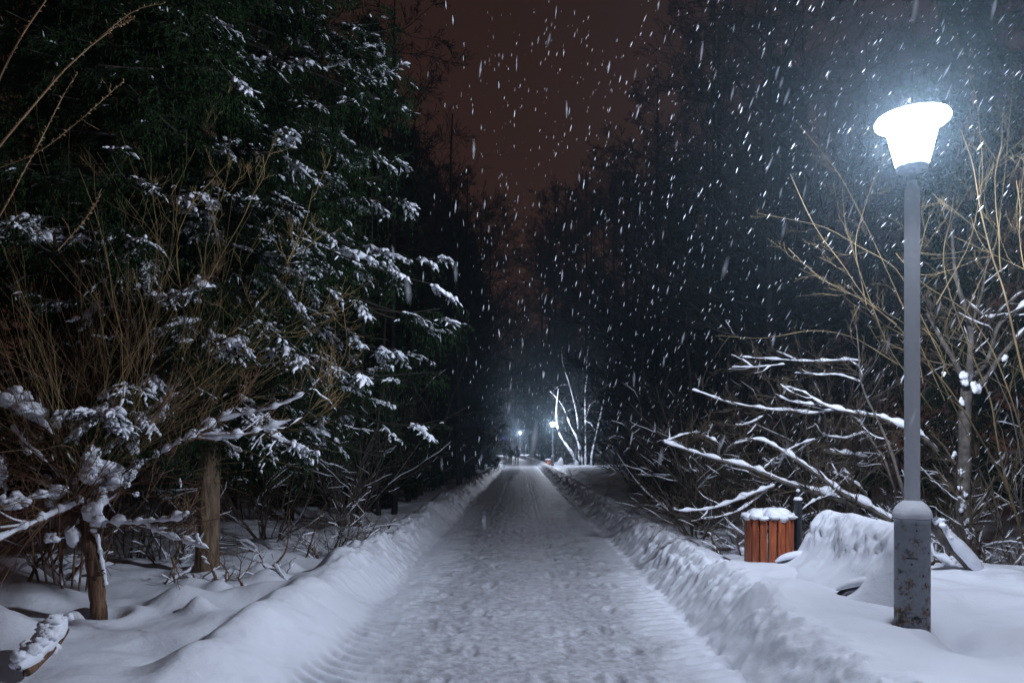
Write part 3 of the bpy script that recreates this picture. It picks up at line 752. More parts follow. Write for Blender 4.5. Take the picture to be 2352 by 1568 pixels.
def make_tree(seed, hgt=14, r0=.13, crown0=.22, n1=30, n2=9, n3=6, lean=.02, up=.05, k1=.30, thin=1.0, top_r=.02, nm="bare_tree", ang1=1.0, n4=0):
    rg = np.random.default_rng(seed)
    K = 16
    zt = np.linspace(-.3, hgt, K)
    tx = np.cumsum(rg.normal(0, lean * hgt / K, K)); ty = np.cumsum(rg.normal(0, lean * hgt / K, K)); tx -= tx[0]; ty -= ty[0]
    Tp = np.stack([tx, ty, zt], -1)[None]; Tr = (np.linspace(1, 0, K) ** .8 * (r0 - top_r) + top_r)[None]
    A, ar = grow(Tp, Tr, n1, crown0, .97, ang1, k1, 9, .45, .008, up, .1, .55, rg)
    B, br = grow(A, ar, n2, .15, .97, .7, .42, 6, .6, .0045 * thin, up * .6, .13, .35, rg)
    C, cr = grow(B, br, n3, .12, .97, .65, .5, 4, .65, .0035 * thin, up * .5, .13, .3, rg)
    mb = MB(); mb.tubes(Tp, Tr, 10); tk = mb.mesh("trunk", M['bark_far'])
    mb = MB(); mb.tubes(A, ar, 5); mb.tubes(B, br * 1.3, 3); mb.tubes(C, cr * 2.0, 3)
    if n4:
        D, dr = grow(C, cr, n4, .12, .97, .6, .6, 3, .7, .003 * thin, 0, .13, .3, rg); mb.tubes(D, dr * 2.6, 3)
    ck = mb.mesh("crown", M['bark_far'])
    t = bpy.data.objects.new(nm, None); COL.objects.link(t)
    for n_, me in (("trunk", tk), ("crown", ck)):
        o = bpy.data.objects.new(n_, me); COL.objects.link(o); o.parent = t
    return t

# ------------------------------------------------------------------ spruces
def make_spruce(seed, hgt, rad, z0, nb, nsec=8, nside=10, nsub=2, nhang=10, needle=14, snow=.5, nm="spruce", r0=.13, nlen=.030, nw=.0042, clump=True, base_r=None, lower_r=1.0, lee=0.0):
    rg = np.random.default_rng(seed)
    t = bpy.data.objects.new(nm, None); COL.objects.link(t)
    K = 20; zz = np.linspace(-.3, hgt, K)
    Tp = np.stack([.05 * np.sin(zz * .5), .04 * np.sin(zz * .4 + 1), zz], -1)[None]
    Tr = (np.linspace(1, .05, K) * r0)[None]; Tr[0, 0] *= 1.2
    MB().tubes(Tp, Tr * (1 + .03 * rg.normal(0, 1, (1, K))), 18).build("trunk", M['bark_tan'], t)
    # boughs
    u = (np.arange(nb) + rg.uniform(0, 1, nb)) / nb
    zb = z0 + (hgt - z0 - .2) * u ** 1.0
    frac = (zb - z0) / (hgt - z0)
    Lb = rad * (1 - frac) ** .75 * (lower_r + (1 - lower_r) * sst(0, .13, frac)) * np.where(rg.uniform(0, 1, nb) < .34, rg.uniform(.16, .6, nb), rg.uniform(.76, 1.06, nb)) + .15
    az = np.arange(nb) * 2.39996 + rg.normal(0, .2, nb)
    Kb = 10; s = np.linspace(0, 1, Kb)[None]
    droop = rg.uniform(.42, .72, (nb, 1)); upt = rg.uniform(.12, .34, (nb, 1))
    rr = Lb[:, None] * s
    z = zb[:, None] + Lb[:, None] * (.10 * s - droop * s ** 1.6 + upt * s ** 4)
    az_ = az[:, None] + .12 * rg.normal(0, 1, (nb, 1)) * s ** 2
    B = np.stack([rr * np.cos(az_), rr * np.sin(az_), z + 0 * rr], -1)
    Br = np.maximum((.022 * (Lb / 3))[:, None] * np.linspace(1, .25, Kb)[None], .004)
    wood = MB(); wood.tubes(B, Br, 5)
    # secondary branches, then finger twigs
    A2, a2r = grow(B, Br, nsec, .14, 1.0, .72, .0, 7, .6, .004, (0, 0, -.06), .07, .45, rg, length=.30, side=True)
    A2 = A2[:, :1] + (A2 - A2[:, :1]) * (np.repeat(Lb, nsec)[:, None, None] ** .8)
    wood.tubes(A2, a2r, 4)
    C, cr = grow(A2, a2r, nside, .10, 1.0, .72, .0, 5, .6, .002, (0, 0, -.12), .10, .35, rg, length=.165, side=True)
    wood.tubes(C, cr, 3)
    D, dr = grow(C, cr, nsub, .15, .9, .7, .6, 3, .6, .0015, (0, 0, -.04), .05, .3, rg, side=True)
    Hn, hr = grow(A2, a2r, nhang, .0, .95, 1.2, .0, 6, .5, .002, (0, 0, -.8), .12, .2, rg, length=.42)
    ndl = MB()
    def needles(Q, per, ln):
        Mq, Kq, _ = Q.shape
        tt = rg.uniform(0, 1, (Mq, per)); f = tt * (Kq - 1); i = np.minimum(f.astype(int), Kq - 2); w = (f - i)[..., None]; mi = np.arange(Mq)[:, None]
        p = Q[mi, i] * (1 - w) + Q[mi, i + 1] * w
        d = nrm(Q[mi, i + 1] - Q[mi, i])
        dirn = nrm(d * .8 + rg.normal(0, .5, p.shape) + np.array([0, 0, -.2]))
        side = nrm(np.cross(dirn, rg.normal(0, 1, p.shape)))
        L = (ln * rg.uniform(.7, 1.3, (Mq, per)))[..., None]
        a = (p - side * nw / 2).reshape(-1, 3); b = (p + side * nw / 2).reshape(-1, 3); c = (p + dirn * L).reshape(-1, 3)
        ndl.tris(a, b, c)
    needles(C, needle, nlen); needles(D, needle // 2, nlen * .9); needles(Hn, int(needle * 1.2), nlen); needles(A2, needle, nlen); needles(B, needle * 2, nlen * 1.2)
    ndl.build("crown", M['needle'], t, False)
    wood.build("boughs", M['bark_dark'], t)
    if snow > 0:
        sn = MB()
        e2 = A2[:, -1]; azz = np.arctan2(e2[:, 1], e2[:, 0])
        nn_ = noise(azz * 2.1 + 9, e2[:, 2] * 1.9) + .5 * noise(azz * 5 + 2, e2[:, 2] * 4.5)
        load = sst(-.10, .42, nn_ + rg.normal(0, .10, len(A2)) + snow * .5 - .25)
        load = load + lee * .35 * sst(-.25, .2, nn_) * (sst(5.0, 3.8, e2[:, 2]) * sst(-.2, .4, np.cos(azz)) + sst(4.6, 3.4, e2[:, 2]) * np.clip(-np.sin(azz), 0, 1))
        tip = np.tile(np.linspace(.25, 1, nsec), nb)   # outer sprays catch most of it
        load = load * (.30 + .75 * tip) * (1 + lee * (.35 * np.cos(azz + .5) - .05))
        load = load * (1 - lee * .93 * sst(3.0, 4.3, e2[:, 2]) * sst(.75, .1, np.cos(azz)))
        load = np.clip(load, 0, 1) * (1 if snow > .4 else .5)
        def part(Q, f0, f1):      # the stretch of each twig that still carries snow
            Kq = Q.shape[1]; u0 = rg.uniform(0, f0, len(Q)); u1 = rg.uniform(f1, 1, len(Q))
            tt = (u0[:, None] + (u1 - u0)[:, None] * np.linspace(0, 1, Kq)[None]) * (Kq - 1)
            ii_ = np.minimum(tt.astype(int), Kq - 2); w = (tt - ii_)[..., None]; mi = np.arange(len(Q))[:, None]
            return Q[mi, ii_] * (1 - w) + Q[mi, ii_ + 1] * w
        lc = np.repeat(load, nside)
        keep = rg.uniform(0, 1, len(C)) < lc * 1.05
        Ck = part(C[keep], .35, .7)
        rs = (.0075 + .0135 * rg.uniform(.1, 1, (len(Ck), 1))) * np.clip(lc[keep], .5, 1)[:, None] * np.array([.6, 1.2, 1.25, 1.0, .3])[None] * rg.uniform(.6, 1.35, (len(Ck), 5))
        Q = Ck.copy(); Q[..., 2] += rs * .6 + .003
        sn.tubes(Q, rs, 6)
        ld = np.repeat(lc, nsub); keep = rg.uniform(0, 1, len(D)) < ld * .5
        Dk = D[keep]; rs = (.004 + .007 * rg.uniform(.1, 1, (len(Dk), 1))) * np.array([.6, 1.2, .3])[None] * rg.uniform(.7, 1.3, (len(Dk), 3))
        Q = Dk.copy(); Q[..., 2] += rs * .6; sn.tubes(Q, rs, 5)
        kb = load > .3; Bk = part(A2[kb], .3, .75)
        rs = (.011 + .022 * rg.uniform(.1, 1, (len(Bk), 1))) * load[kb][:, None] * np.array([.3, .8, 1.1, 1.2, 1.1, .8, .3])[None] * rg.uniform(.55, 1.35, (len(Bk), 7))
        Q = Bk.copy(); Q[..., 2] += rs * .6; sn.tubes(Q, rs, 7)
        sn.build("snow", M['snow_soft'], t)
    return t
sp = make_spruce(5, 15.5, 2.78, 1.9, 600, 10, 13, 2, 10, 11, .5, lower_r=.88, lee=1.0, nw=.0085, nlen=.038)
place(sp, -3.50, 7.95, "big snow laden spruce beside the path with bare tan lower trunk", "spruce", rz=0)
sp2 = make_spruce(9, 15, 2.6, .9, 190, 7, 7, 1, 8, 8, .22, nlen=.06, nw=.016)
place(sp2, -5.4, 12.5, "dark spruce with dustings of snow standing behind the big spruce", "spruce", rz=2.0)
c = copy_tree(sp2); place(c, -8.2, 10.0, "dark spruce at the left edge behind the brown shoots", "spruce", s=.92, rz=4)
sp3 = make_spruce(12, 13, 2.3, .8, 150, 7, 6, 1, 7, 7, 0, nlen=.08, nw=.024)

# ------------------------------------------------------------------ left: broken pollard willow with shoots
sg = thing("broken_willow", (-3.5, 5.9, .2), "broken reddish willow stump with a snow cap in the left foreground", "broken tree"); WORLD_THINGS.append(sg)
sg_g = [
 ([(512,1260),(505,1180),(490,1000),(462,850),(445,700),(435,560),(440,450)], 5.9, 5.9, .068, .05, 22, "trunk", 0),
 ([(440,640),(520,600),(600,560),(660,490),(800,420),(950,330),(1078,260),(1170,200)], 5.9, 6.3, .034, .016, 30),
 ([(1120,235),(1180,180),(1240,120),(1290,40),(1340,-60)], 6.25, 6.5, .012, .003, 16),
 ([(1010,310),(1120,318),(1240,300),(1340,270),(1440,240),(1500,215)], 6.2, 6.4, .012, .003, 18),
 ([(1130,225),(1240,190),(1400,160),(1560,90),(1700,-60)], 6.25, 6.3, .008, .002, 18),
 ([(650,500),(700,370),(780,230),(840,130),(900,50),(960,-40),(1080,-170)], 6.0, 6.3, .018, .007, 24),
 ([(470,770),(560,750),(700,755),(800,740),(900,735),(970,700)], 5.85, 5.6, .018, .006, 20),
 ([(780,780),(900,830),(980,850),(1078,880)], 5.7, 5.5, .008, .005, 14),
 ([(430,600),(310,600),(200,620),(70,640),(-40,620)], 5.9, 5.5, .022, .014, 18),
 ([(430,640),(330,680),(200,740),(40,810),(-60,860)], 5.9, 5.3, .018, .012, 18),
 ([(450,600),(350,400),(250,270),(150,190),(50,150),(-50,60)], 5.9, 6.2, .022, .018, 20),
 ([(400,560),(300,500),(200,400),(120,330),(60,250)], 5.9, 6.0, .014, .01, 16),
 ([(10,600),(15,520),(40,430),(50,300),(70,200)], 6.0, 6.1, .018, .012, 14),
 ([(430,190),(350,300),(290,420),(330,560),(430,650)], 6.1, 5.9, .009, .012, 16),
 ([(320,1080),(310,980),(320,880),(360,800),(430,720)], 5.7, 5.9, .012, .014, 16),
 ([(540,920),(580,850),(640,740),(740,640),(830,500),(880,400)], 5.7, 5.9, .004, .004, 18),
]
branchy(sg, [(poly(R6, g[0], g[1], g[2], g[5], wob=.03), g[3], g[4]) + (tuple(g[6:8]) if len(g) > 6 else ()) for g in sg_g], M['bark_snag'], M['shoot_red'], 1.15, .014, 6, 4, .45, 31, .25, jit=.45)
mb = MB()
def pr6(px, py, Yd): return poly(R6, [(px, py), (px + 1, py)], Yd, Yd, 2)[0]
for k, (px, py, Yd, s, sz) in enumerate([(455,420,5.86,.085,.13),(500,500,5.84,.11,.11),(430,520,5.9,.10,.12),(490,690,5.84,.08,.13),(500,740,5.84,.075,.08),(370,800,5.8,.07,.13),(270,590,5.75,.10,.07),(265,640,5.8,.05,.06),(265,830,5.7,.05,.05),(230,520,5.95,.07,.06),(150,180,6.0,.16,.08),(290,220,6.1,.08,.09),(40,100,6.1,.13,.10),(80,90,6.1,.08,.07),(10,500,6.0,.08,.16),(60,640,5.5,.1,.07),(600,500,5.95,.09,.11),(640,510,5.95,.07,.09),(690,360,6.0,.05,.09),(560,550,5.9,.08,.09),(770,745,5.7,.04,.045),(130,350,6.0,.06,.08),(840,150,6.2,.03,.06),(930,540,6.0,.015,.04),(700,600,6.0,.03,.03)]):
    mb.clump(pr6(px, py, Yd), (s * .9, s * .7, sz * .85), k)
# snow plastered down the lee side of the trunk
q = poly(R6, [(500,800),(512,880),(530,980),(545,1060)], 5.86, 5.9, 16)
mb.tubes(q, .012 + .012 * rng.uniform(0, 1, 16), 8)
mb.build("snow_clumps", M['snow_soft'], sg)

# shoots fanning from the pollard head
def shoots(parent, n, origins, dirs, L, mat, seed, r=.0032, up=.05, wig=.05, K=12, forks=3, name="shoots", out=None):
    rg = np.random.default_rng(seed)
    o = np.asarray(origins, float)[rg.integers(0, len(origins), n)] + rg.normal(0, .06, (n, 3))
    d = nrm(np.asarray(dirs, float)[rg.integers(0, len(dirs), n)] + rg.normal(0, .22, (n, 3)))
    st = (L * rg.uniform(.45, 1.2, n) / (K - 1))[:, None]; p = o; pts = [p]
    upv = np.array(up if np.ndim(up) else (0, 0, up), float)
    bend = rg.normal(0, .025, (n, 3))
    for k in range(K - 1):
        d = nrm(d + upv + bend + rg.normal(0, wig, d.shape)); p = p + d * st; pts.append(p)
    A = np.stack(pts, 1); ar = r * rg.uniform(.6, 1.3, (n, 1)) * np.linspace(1, .4, K)[None]
    mb = MB(); mb.tubes(A, ar, 4)
    if forks:
        B, br = grow(A, ar, forks, .25, .9, .35, .4, 7, .7, .0014, upv, .05, .4, rg); mb.tubes(B, br, 3)
    return mb.build(name, mat, parent)
head = [pr6(430, 500, 5.9), pr6(380, 560, 5.9), pr6(440, 600, 5.85), pr6(350, 640, 5.8), pr6(470, 560, 5.9)]
shoots(sg, 42, head, [(.05, -.05, 1), (-.4, -.1, 1), (.5, 0, 1), (-.7, -.2, .8), (.8, 0, .9)], 2.2, M['shoot_olive'], 41, .0032, .02, .10)
shoots(sg, 50, head, [(-.6, -.3, .4), (-.9, -.3, -.1), (-.8, -.5, -.5), (.6, -.3, .5)], 1.5, M['shoot_red'], 42, .0032, (0, 0, -.03))
ow = thing("willow_bush", (-4.6, 6.4, .2), "dense bush of upright olive shoots rising at the left edge", "bush"); WORLD_THINGS.append(ow)
orr = [P(40 + 55 * k, 1010 + 15 * (k % 3), 6.4 + .1 * (k % 4)) for k in range(8)]
shoots(ow, 62, orr, [(.05, 0, 1), (-.4, 0, 1), (.5, -.1, 1), (.8, 0, .8)], 2.6, M['shoot_olive'], 43, .003, .02, .11)
shoots(ow, 50, orr, [(-.3, -.2, 1), (.35, -.2, .9), (0, -.4, .9)], 1.7, M['shoot_red'], 44, .0032, .02)
mb = MB()
for k, o_ in enumerate(orr): mb.tubes(resample([(-4.35 + .05 * k, 6.5 + .03 * k, H(-4.35, 6.5) - .1), (o_[0] * .5 - 2.2, 6.5, .7 + .05 * k), (o_[0] - .03, o_[1], o_[2] + .1)], 10), np.linspace(.010, .006, 10), 6)
mb.build("stems", M['bark_snag'], ow)
# thin forked willow in front of the spruce
fw = thing("thin_willow", (-3.2, 6.3, .2), "thin olive willow stems forking in front of the big spruce", "willow"); WORLD_THINGS.append(fw)
fw_g = [
 ([(300,1090),(330,960),(400,860),(430,740),(410,640),(400,540),(450,450),(540,360)], 6.4, 6.5, .010, .003),
 ([(410,640),(370,560),(300,470),(240,400),(190,330)], 6.5, 6.6, .005, .002),
 ([(430,740),(500,600),(560,500),(600,400),(640,300)], 6.4, 6.5, .006, .002),
 ([(440,850),(560,740),(650,620),(700,520),(720,430)], 6.3, 6.2, .007, .002),
 ([(520,880),(600,780),(650,640),(690,540)], 6.3, 6.3, .005, .002),
 ([(300,1000),(290,800),(310,600),(350,400),(340,250)], 6.6, 6.7, .007, .002),
 ([(200,1000),(230,760),(330,560),(420,400),(470,300),(500,220)], 6.7, 6.9, .006, .002),
 ([(420,860),(470,700),(470,560),(520,430),(530,300)], 6.5, 6.6, .006, .002),
 ([(380,950),(560,800),(760,700),(860,640)], 6.2, 6.0, .007, .002),
 ([(600,1010),(700,960),(760,880),(800,800),(790,720)], 6.1, 6.0, .005, .002),
]
branchy(fw, [(poly(FULL, p, a, b, 24, wob=.04), r0, r1, "stem", 0) for p, a, b, r0, r1 in fw_g], M['shoot_olive'], M['shoot_olive'], 0, .005, 9, 4, .5, 45, 0, up=.14, rt=.0024)
# budded twig coming in at the upper left
bw = thing("budded_willow", (-4.4, 4.6, .2), "tan budded willow branches arching in from the upper left corner", "willow"); WORLD_THINGS.append(bw)
bw_g = [
 ([(-300,1300),(-120,800),(0,480),(90,300),(180,150),(290,0),(350,-120)], 4.9, 4.6, .010, .004),
 ([(-260,1500),(-100,1050),(0,900),(120,760),(240,620),(400,430),(560,290),(640,220),(740,130),(870,40),(1020,20)], 5.0, 4.6, .011, .0022),
 ([(560,290),(700,180),(760,150),(830,115)], 4.7, 4.6, .005, .002),
 ([(-240,1800),(-80,1480),(0,1340),(80,1200),(160,1040),(230,920),(340,700),(410,560),(480,460)], 4.9, 4.6, .007, .002),
 ([(-300,1300),(-150,1120),(0,1040),(150,990),(300,910),(420,810),(520,730),(640,620),(770,505)], 4.8, 4.4, .006, .0022),
 ([(360,1560),(430,1480),(520,1380),(600,1260),(615,1220)], 4.6, 4.5, .004, .002),
]
bw_p = [(poly(R8, p, a, b, 30, wob=.02), r0, r1, "branch", 0) for p, a, b, r0, r1 in bw_g]
branchy(bw, bw_p, M['shoot_tan'], M['shoot_tan'], 0, .005, 3, 0, .12, 46, 0, rt=.0015)
mb = MB(); rg_ = np.random.default_rng(47)
for pts, *_ in bw_p:
    fine = resample(pts, 70)[25:]
    for i, p_ in enumerate(fine):
        d_ = nrm(np.array(rg_.normal(0, .7, 3)) + nrm((pts[-1] - pts[0])[None])[0])
        mb.tubes(np.stack([p_, p_ + d_ * .010, p_ + d_ * .020]), np.array([.002, .0042, .0008]), 5)
mb.build("buds", M['shoot_tan'], bw)
stem0 = [(-4.9, 5.0, H(-4.9, 5.0) - .1), (-4.85, 5.0, .9), (-4.7, 4.95, 1.7), tuple(bw_p[1][0][0])]
MB().tubes(resample(stem0, 14), np.linspace(.05, .014, 14), 8).build("trunk", M['bark_snag'], bw)
MB().tubes(resample([stem0[2], tuple(bw_p[0][0][0])], 6), np.full(6, .012), 6).build("stem", M['bark_snag'], bw)
MB().tubes(resample([stem0[1], tuple(bw_p[3][0][0])], 6), np.full(6, .009), 6).build("stem", M['bark_snag'], bw)

# snow covered log, bottom left
lg = thing("snowy_log", (-3.75, 5.2, .2), "short log under a thick snow roll in the bottom left corner", "log"); WORLD_THINGS.append(lg)
q = poly(R6, [(120,1470),(200,1390),(290,1300),(340,1220)], 4.15, 4.7, 14)
q = q - np.array([0, 0, .07])
MB().tubes(q, np.r_[.002, .026, np.full(11, .032), .002], 10).build("wood", M['bark_snag'], lg)
mb_l = MB()
rs = np.array([.02, .06, .075, .08, .085, .085, .09, .09, .095, .095, .09, .085, .07, .03]) * (1 + .08 * rng.normal(0, 1, 14))
[mb_l.clump(q[k_] + np.array([-.03, 0, .06]), (rs[k_] * .8,) * 3, k_, 4) for k_ in range(1, 14)]
mb_l.tubes(q + np.array([-.03, 0, .05]), rs * .8, 14).build("snow", M['snow_soft'], lg)
# snowy fork at the spruce foot and by the left bank
def lean_sticks(x, y, n, hgt, seed, label, cat="brushwood"):
    rg = np.random.default_rng(seed)
    t = thing("brushwood", (x, y, 0), label, cat)
    a = rg.uniform(0, np.pi, n); L = hgt * rg.uniform(.5, 1.2, n)
    el = rg.uniform(.25, 1.2, n)
    d = np.stack([np.cos(a) * np.cos(el), .5 * np.sin(a) * np.cos(el), np.sin(el)], -1)
    st = np.stack([rg.normal(0, .3, n), rg.normal(0, .2, n), np.full(n, -.05 + H(x, y))], -1)
    K = 7; s = np.linspace(0, 1, K)[None, :, None]
    A = st[:, None] + d[:, None] * L[:, None, None] * s + rg.normal(0, .02, (n, K, 3)) * s
    ar = np.linspace(.014, .005, K)[None] * rg.uniform(.5, 1.5, (n, 1))
    B, br = grow(A, ar, 5, .2, .95, .7, .4, 5, .5, .002, 0, .15, .4, rg)
    mb = MB(); mb.tubes(A, ar, 6); mb.tubes(B, br, 3); mb.build("sticks", M['bark_snag'], t)
    sn = MB(); snow_on(sn, A, ar, 1.3, .014, 7, .8, rg); snow_on(sn, B, br, 1.1, .008, 5, .4, rg)
    sn.build("snow", M['snow_soft'], t)
    return t
lean_sticks(-2.75, 9.0, 8, .7, 51, "snowy sticks poking up just right of the tan spruce trunk")
lean_sticks(-2.35, 10.8, 9, .7, 52, "small heap of snow lined sticks left of the ploughed bank")
lean_sticks(-3.0, 7.3, 14, .45, 53, "dark twigs bristling from snow at the foot of the big spruce")
lean_sticks(-4.7, 7.2, 16, .9, 54, "snowy brushwood left of the tan spruce trunk")
lean_sticks(3.9, 7.6, 12, .55, 55, "snowy brushwood on the ground at the right edge")
lean_sticks(3.3, 8.9, 16, .9, 56, "tangle of snowy sticks under the fallen willow")
# fallen twig on the left snow
tw_ = thing("fallen_twig", (-2.6, 7.0, .2), "dark bent twig lying on the snow left of the bank", "twig"); WORLD_THINGS.append(tw_)
q = poly(R2, [(1120,1068),(1200,1045),(1260,1040),(1290,1000),(1325,965),(1335,900),(1340,760)], 8.1, 8.3, 18)
MB().tubes(q, np.linspace(.018, .005, 18), 6).build("stick", M['bark_snag'], tw_)

# dense undergrowth shrubs
sA = make_shrub(61, "bare_shrub", M['twig_brown'], 16, 1.9, .9, .22, .012, .8)
sB = make_shrub(62, "bare_shrub", M['bark_grey'], 14, 2.4, .6, .15, .013, .8)
sC = make_shrub(63, "bare_shrub", M['twig_brown'], 20, 1.4, 1.3, .35, .011, 1.0)
sD = make_shrub(64, "bare_shrub", M['bark_dark'], 22, 2.8, .55, .04, .016)
near_shrubs = [
 (sC, 3.2, 9.9, 1.0, "twiggy shrub full of snow behind the litter bin"),
 (sA, 4.1, 9.6, 1.1, "tall brown shrub with snowy twigs behind the bench"),
 (sC, 5.3, 9.2, 1.15, "spreading snow dusted shrub behind the forked tree at right"),
 (sB, 6.0, 8.5, 1.1, "upright shrub crowding the far right edge"),
 (sA, 2.9, 11.6, 1.1, "shrub with snow threads left of the fallen willow tip"),
 (sB, 4.6, 11.2, 1.3, "tall thin shrub rising behind the fallen willow"),
 (sC, 5.2, 7.9, .8, "low snowy shrub right of the near lamp base"),
 (sA, 3.4, 13.6, 1.3, "shrub in the dark beyond the fallen willow tip"),
 (sC, -4.3, 8.7, .9, "low snowy shrub just left of the spruce trunk"),
 (sC, -2.6, 9.7, .75, "low twiggy shrub right of the spruce trunk"),
 (sA, -3.6, 10.3, 1.0, "brown shrub behind the bare spruce trunk"),
 (sB, -4.9, 9.0, 1.0, "upright shrub left behind the spruce trunk"),
 (sB, -2.9, 12.2, .9, "upright shrub beyond the big spruce near the bank"),
]
used = set()
def put(src, x, y, s, label, cat, group=None, dz=-.04):
    o = src if id(src) not in used else copy_tree(src)
    used.add(id(src)); return place(o, x, y, label, cat, group, s, None, dz)
for src, x, y, s, lb in near_shrubs: put(src, x, y, s, lb, "shrub")

# ------------------------------------------------------------------ the wood on both sides
tA = make_tree(71, 16, .14, .18, 34, 10, 7, up=.07, k1=.26, n4=2)
tB = make_tree(72, 17, .16, .25, 38, 10, 6, up=.03, k1=.30, ang1=1.15, n4=2)
tC = make_tree(73, 15, .12, .10, 40, 9, 7, up=.09, k1=.24, n4=2)
tD = make_tree(74, 16, .10, .06, 46, 9, 6, up=.02, k1=.22, ang1=1.25, n4=2)
# (px, top py, depth) of the crowns that make the skyline
sky_trees = [
 (tD, 905, -40, 15, "bare tree whose twigs touch the brown sky right of the big spruce"),
 (tA, 950, 230, 21, "first dark crown down the left skyline right of the big spruce"),
 (tC, 1015, 350, 29, "second dark crown down the left skyline"),
 (tB, 1070, 440, 38, "third dark crown down the left skyline"),
 (tB, 1108, 500, 50, "fourth dark crown down the left skyline"),
 (tB, 1124, 560, 60, "lowest dark crown at the left end of the sky gap"),
 (tD, 1640, -60, 17, "tall black tree with a straight dark trunk in the upper right"),
 (tB, 1760, -200, 14, "tall bare tree in the haze left of the near lamp"),
 (tA, 1510, 190, 23, "dark bare tree top just left of the falling snow glow"),
 (tC, 1462, 330, 30, "dark crown midway down the right skyline"),
 (tD, 1345, 390, 66, "dark rounded crown right of the sky gap"),
 (tA, 1275, 440, 72, "dark crown nearest the sky gap on the right"),
 (tB, 1246, 560, 84, "faint dark crown low on the right of the sky gap"),
 (tA, 1300, 430, 75, "first of the dark crowns behind the white forked tree"), (tC, 1362, 400, 70, "second of the dark crowns behind the white forked tree"), (tD, 1412, 365, 68, "third of the dark crowns behind the white forked tree"),
 (tB, 1322, 470, 90, "far crown seen between the crowns behind the white forked tree"), (tB, 1262, 530, 95, "far crown just right of the sky gap"), (tC, 1386, 420, 86, "far crown above the right side of the white forked tree"), (tA, 1440, 335, 64, "crown right of and behind the white forked tree"),
 (tB, 1184, 700, 132, "far crown just left of the bottom of the sky gap"),
 (tC, 1212, 690, 128, "far crown closing the bottom of the sky gap"),
]
for px, py, Yd, lb in [(925, 40, 17.5, "tall pointed black spruce just right of the big spruce"), (985, 280, 25, "black spruce peak on the left skyline above the path"), (1062, 440, 36, "narrow black spruce on the left skyline"),
        (1105, 520, 47, "smallest black spruce on the left skyline")]:
    x = (px - 1196) / F * Yd; top = 1.6 + (1018 - py) / F * Yd
    o = copy_tree(sp3); place(o, x - .8, Yd, lb, "spruce", s=(top + .3) / 13, dz=-.1)
for src, px, py, Yd, lb in sky_trees:
    x = (px - 1196) / F * Yd; top = 1.6 + (1018 - py) / F * Yd
    zb = H(x, Yd); put(src, x, Yd, (top - zb) / 16.0, lb, "tree", dz=-.1)
rg_ = np.random.default_rng(81)
cnt = 0
GL = "dark bare trees packed in the wood left of the path"; GR = "dark bare trees packed in the wood right of the path"
LL = "one of the indistinct dark bare trees in the wood left of the path"
LR = "one of the indistinct dark bare trees in the wood right of the path"
trs = [tA, tB, tC, tD]
for side, GG, LB in ((-1, GL, LL), (1, GR, LR)):
    for row in range(5):
        y = (14.5 if side > 0 else 14) + row * 1.3
        while y < 150:
            lim = 3.2 + row * (1.9 + y * .02) + rg_.uniform(-.4, .8)
            x = xc(y) + side * (lim + (1.0 if side > 0 else .2) + max(0, (24 - y)) * .10)
            # keep the crowns under the skyline of the photograph
            px = 1196 + F * x / y
            capy = np.interp(px, [300, 900, 960, 1060, 1120, 1170, 1200, 1250, 1300, 1450, 1530, 1600, 1700, 2352], [-200, 0, 300, 450, 560, 660, 760, 600, 470, 400, 330, 120, -50, -200])
            top = min(1.6 + (1018 - capy - 40) / F * y, 17)
            if top > 5 and not (side > 0 and .03 < x / y < .155 and y < 61):
                put(trs[rg_.integers(0, 4)], x, y, (top + .3) / 16.0 * rg_.uniform(.8, 1.0), LB, "tree", GG, dz=-.1)
                cnt += 1
            y += (3.0 + row * .9) * rg_.uniform(.7, 1.4) * (1 + y * .022)
print("wood trees", cnt)
# dark spruces in the wood
for i, (x, y, s, lb) in enumerate([(-4.6, 17.5, .80, "dark narrow spruce beyond the big spruce on the left"), (-6.6, 22, .95, "black spruce deeper in the left wood"),
        (-9.5, 15, 1.1, "black spruce hidden behind the brown shoots on the left"), (8.5, 13.5, 1.0, "black spruce in the haze behind the near lamp"), (6.9, 19, .95, "black spruce between the bin and the forked tree deep in the wood"),
        (6.6, 27, .75, "small black spruce on the right halfway to the distant lamp"), (-4.9, 30, .7, "small black spruce on the left halfway to the distant lamp")]):
    put(sp3, x, y, s, lb, "spruce", dz=-.1)
# undergrowth along both wood edges
for side, GG, LB in ((-1, "dark undergrowth bushes along the left edge of the wood", "one of the dark leafless bushes lining the left edge of the wood"), (1, "dark undergrowth bushes along the right edge of the wood", "one of the dark leafless bushes lining the right edge of the wood")):
    for row in range(2):
        y = 12.5 + row
        while y < 95:
            x = xc(y) + side * (2.9 + row * 1.7 + rg_.uniform(0, .6) + (.6 if side > 0 else 0))
            if not (side > 0 and .03 < x / y < .15 and 14 < y < 62): put((sD, sD, sB)[rg_.integers(0, 3)] if y < 40 else sD, x, y, rg_.uniform(.8, 1.35), LB, "bush", GG)
            y += 1.7 * rg_.uniform(.7, 1.4) * (1 + y * .035)
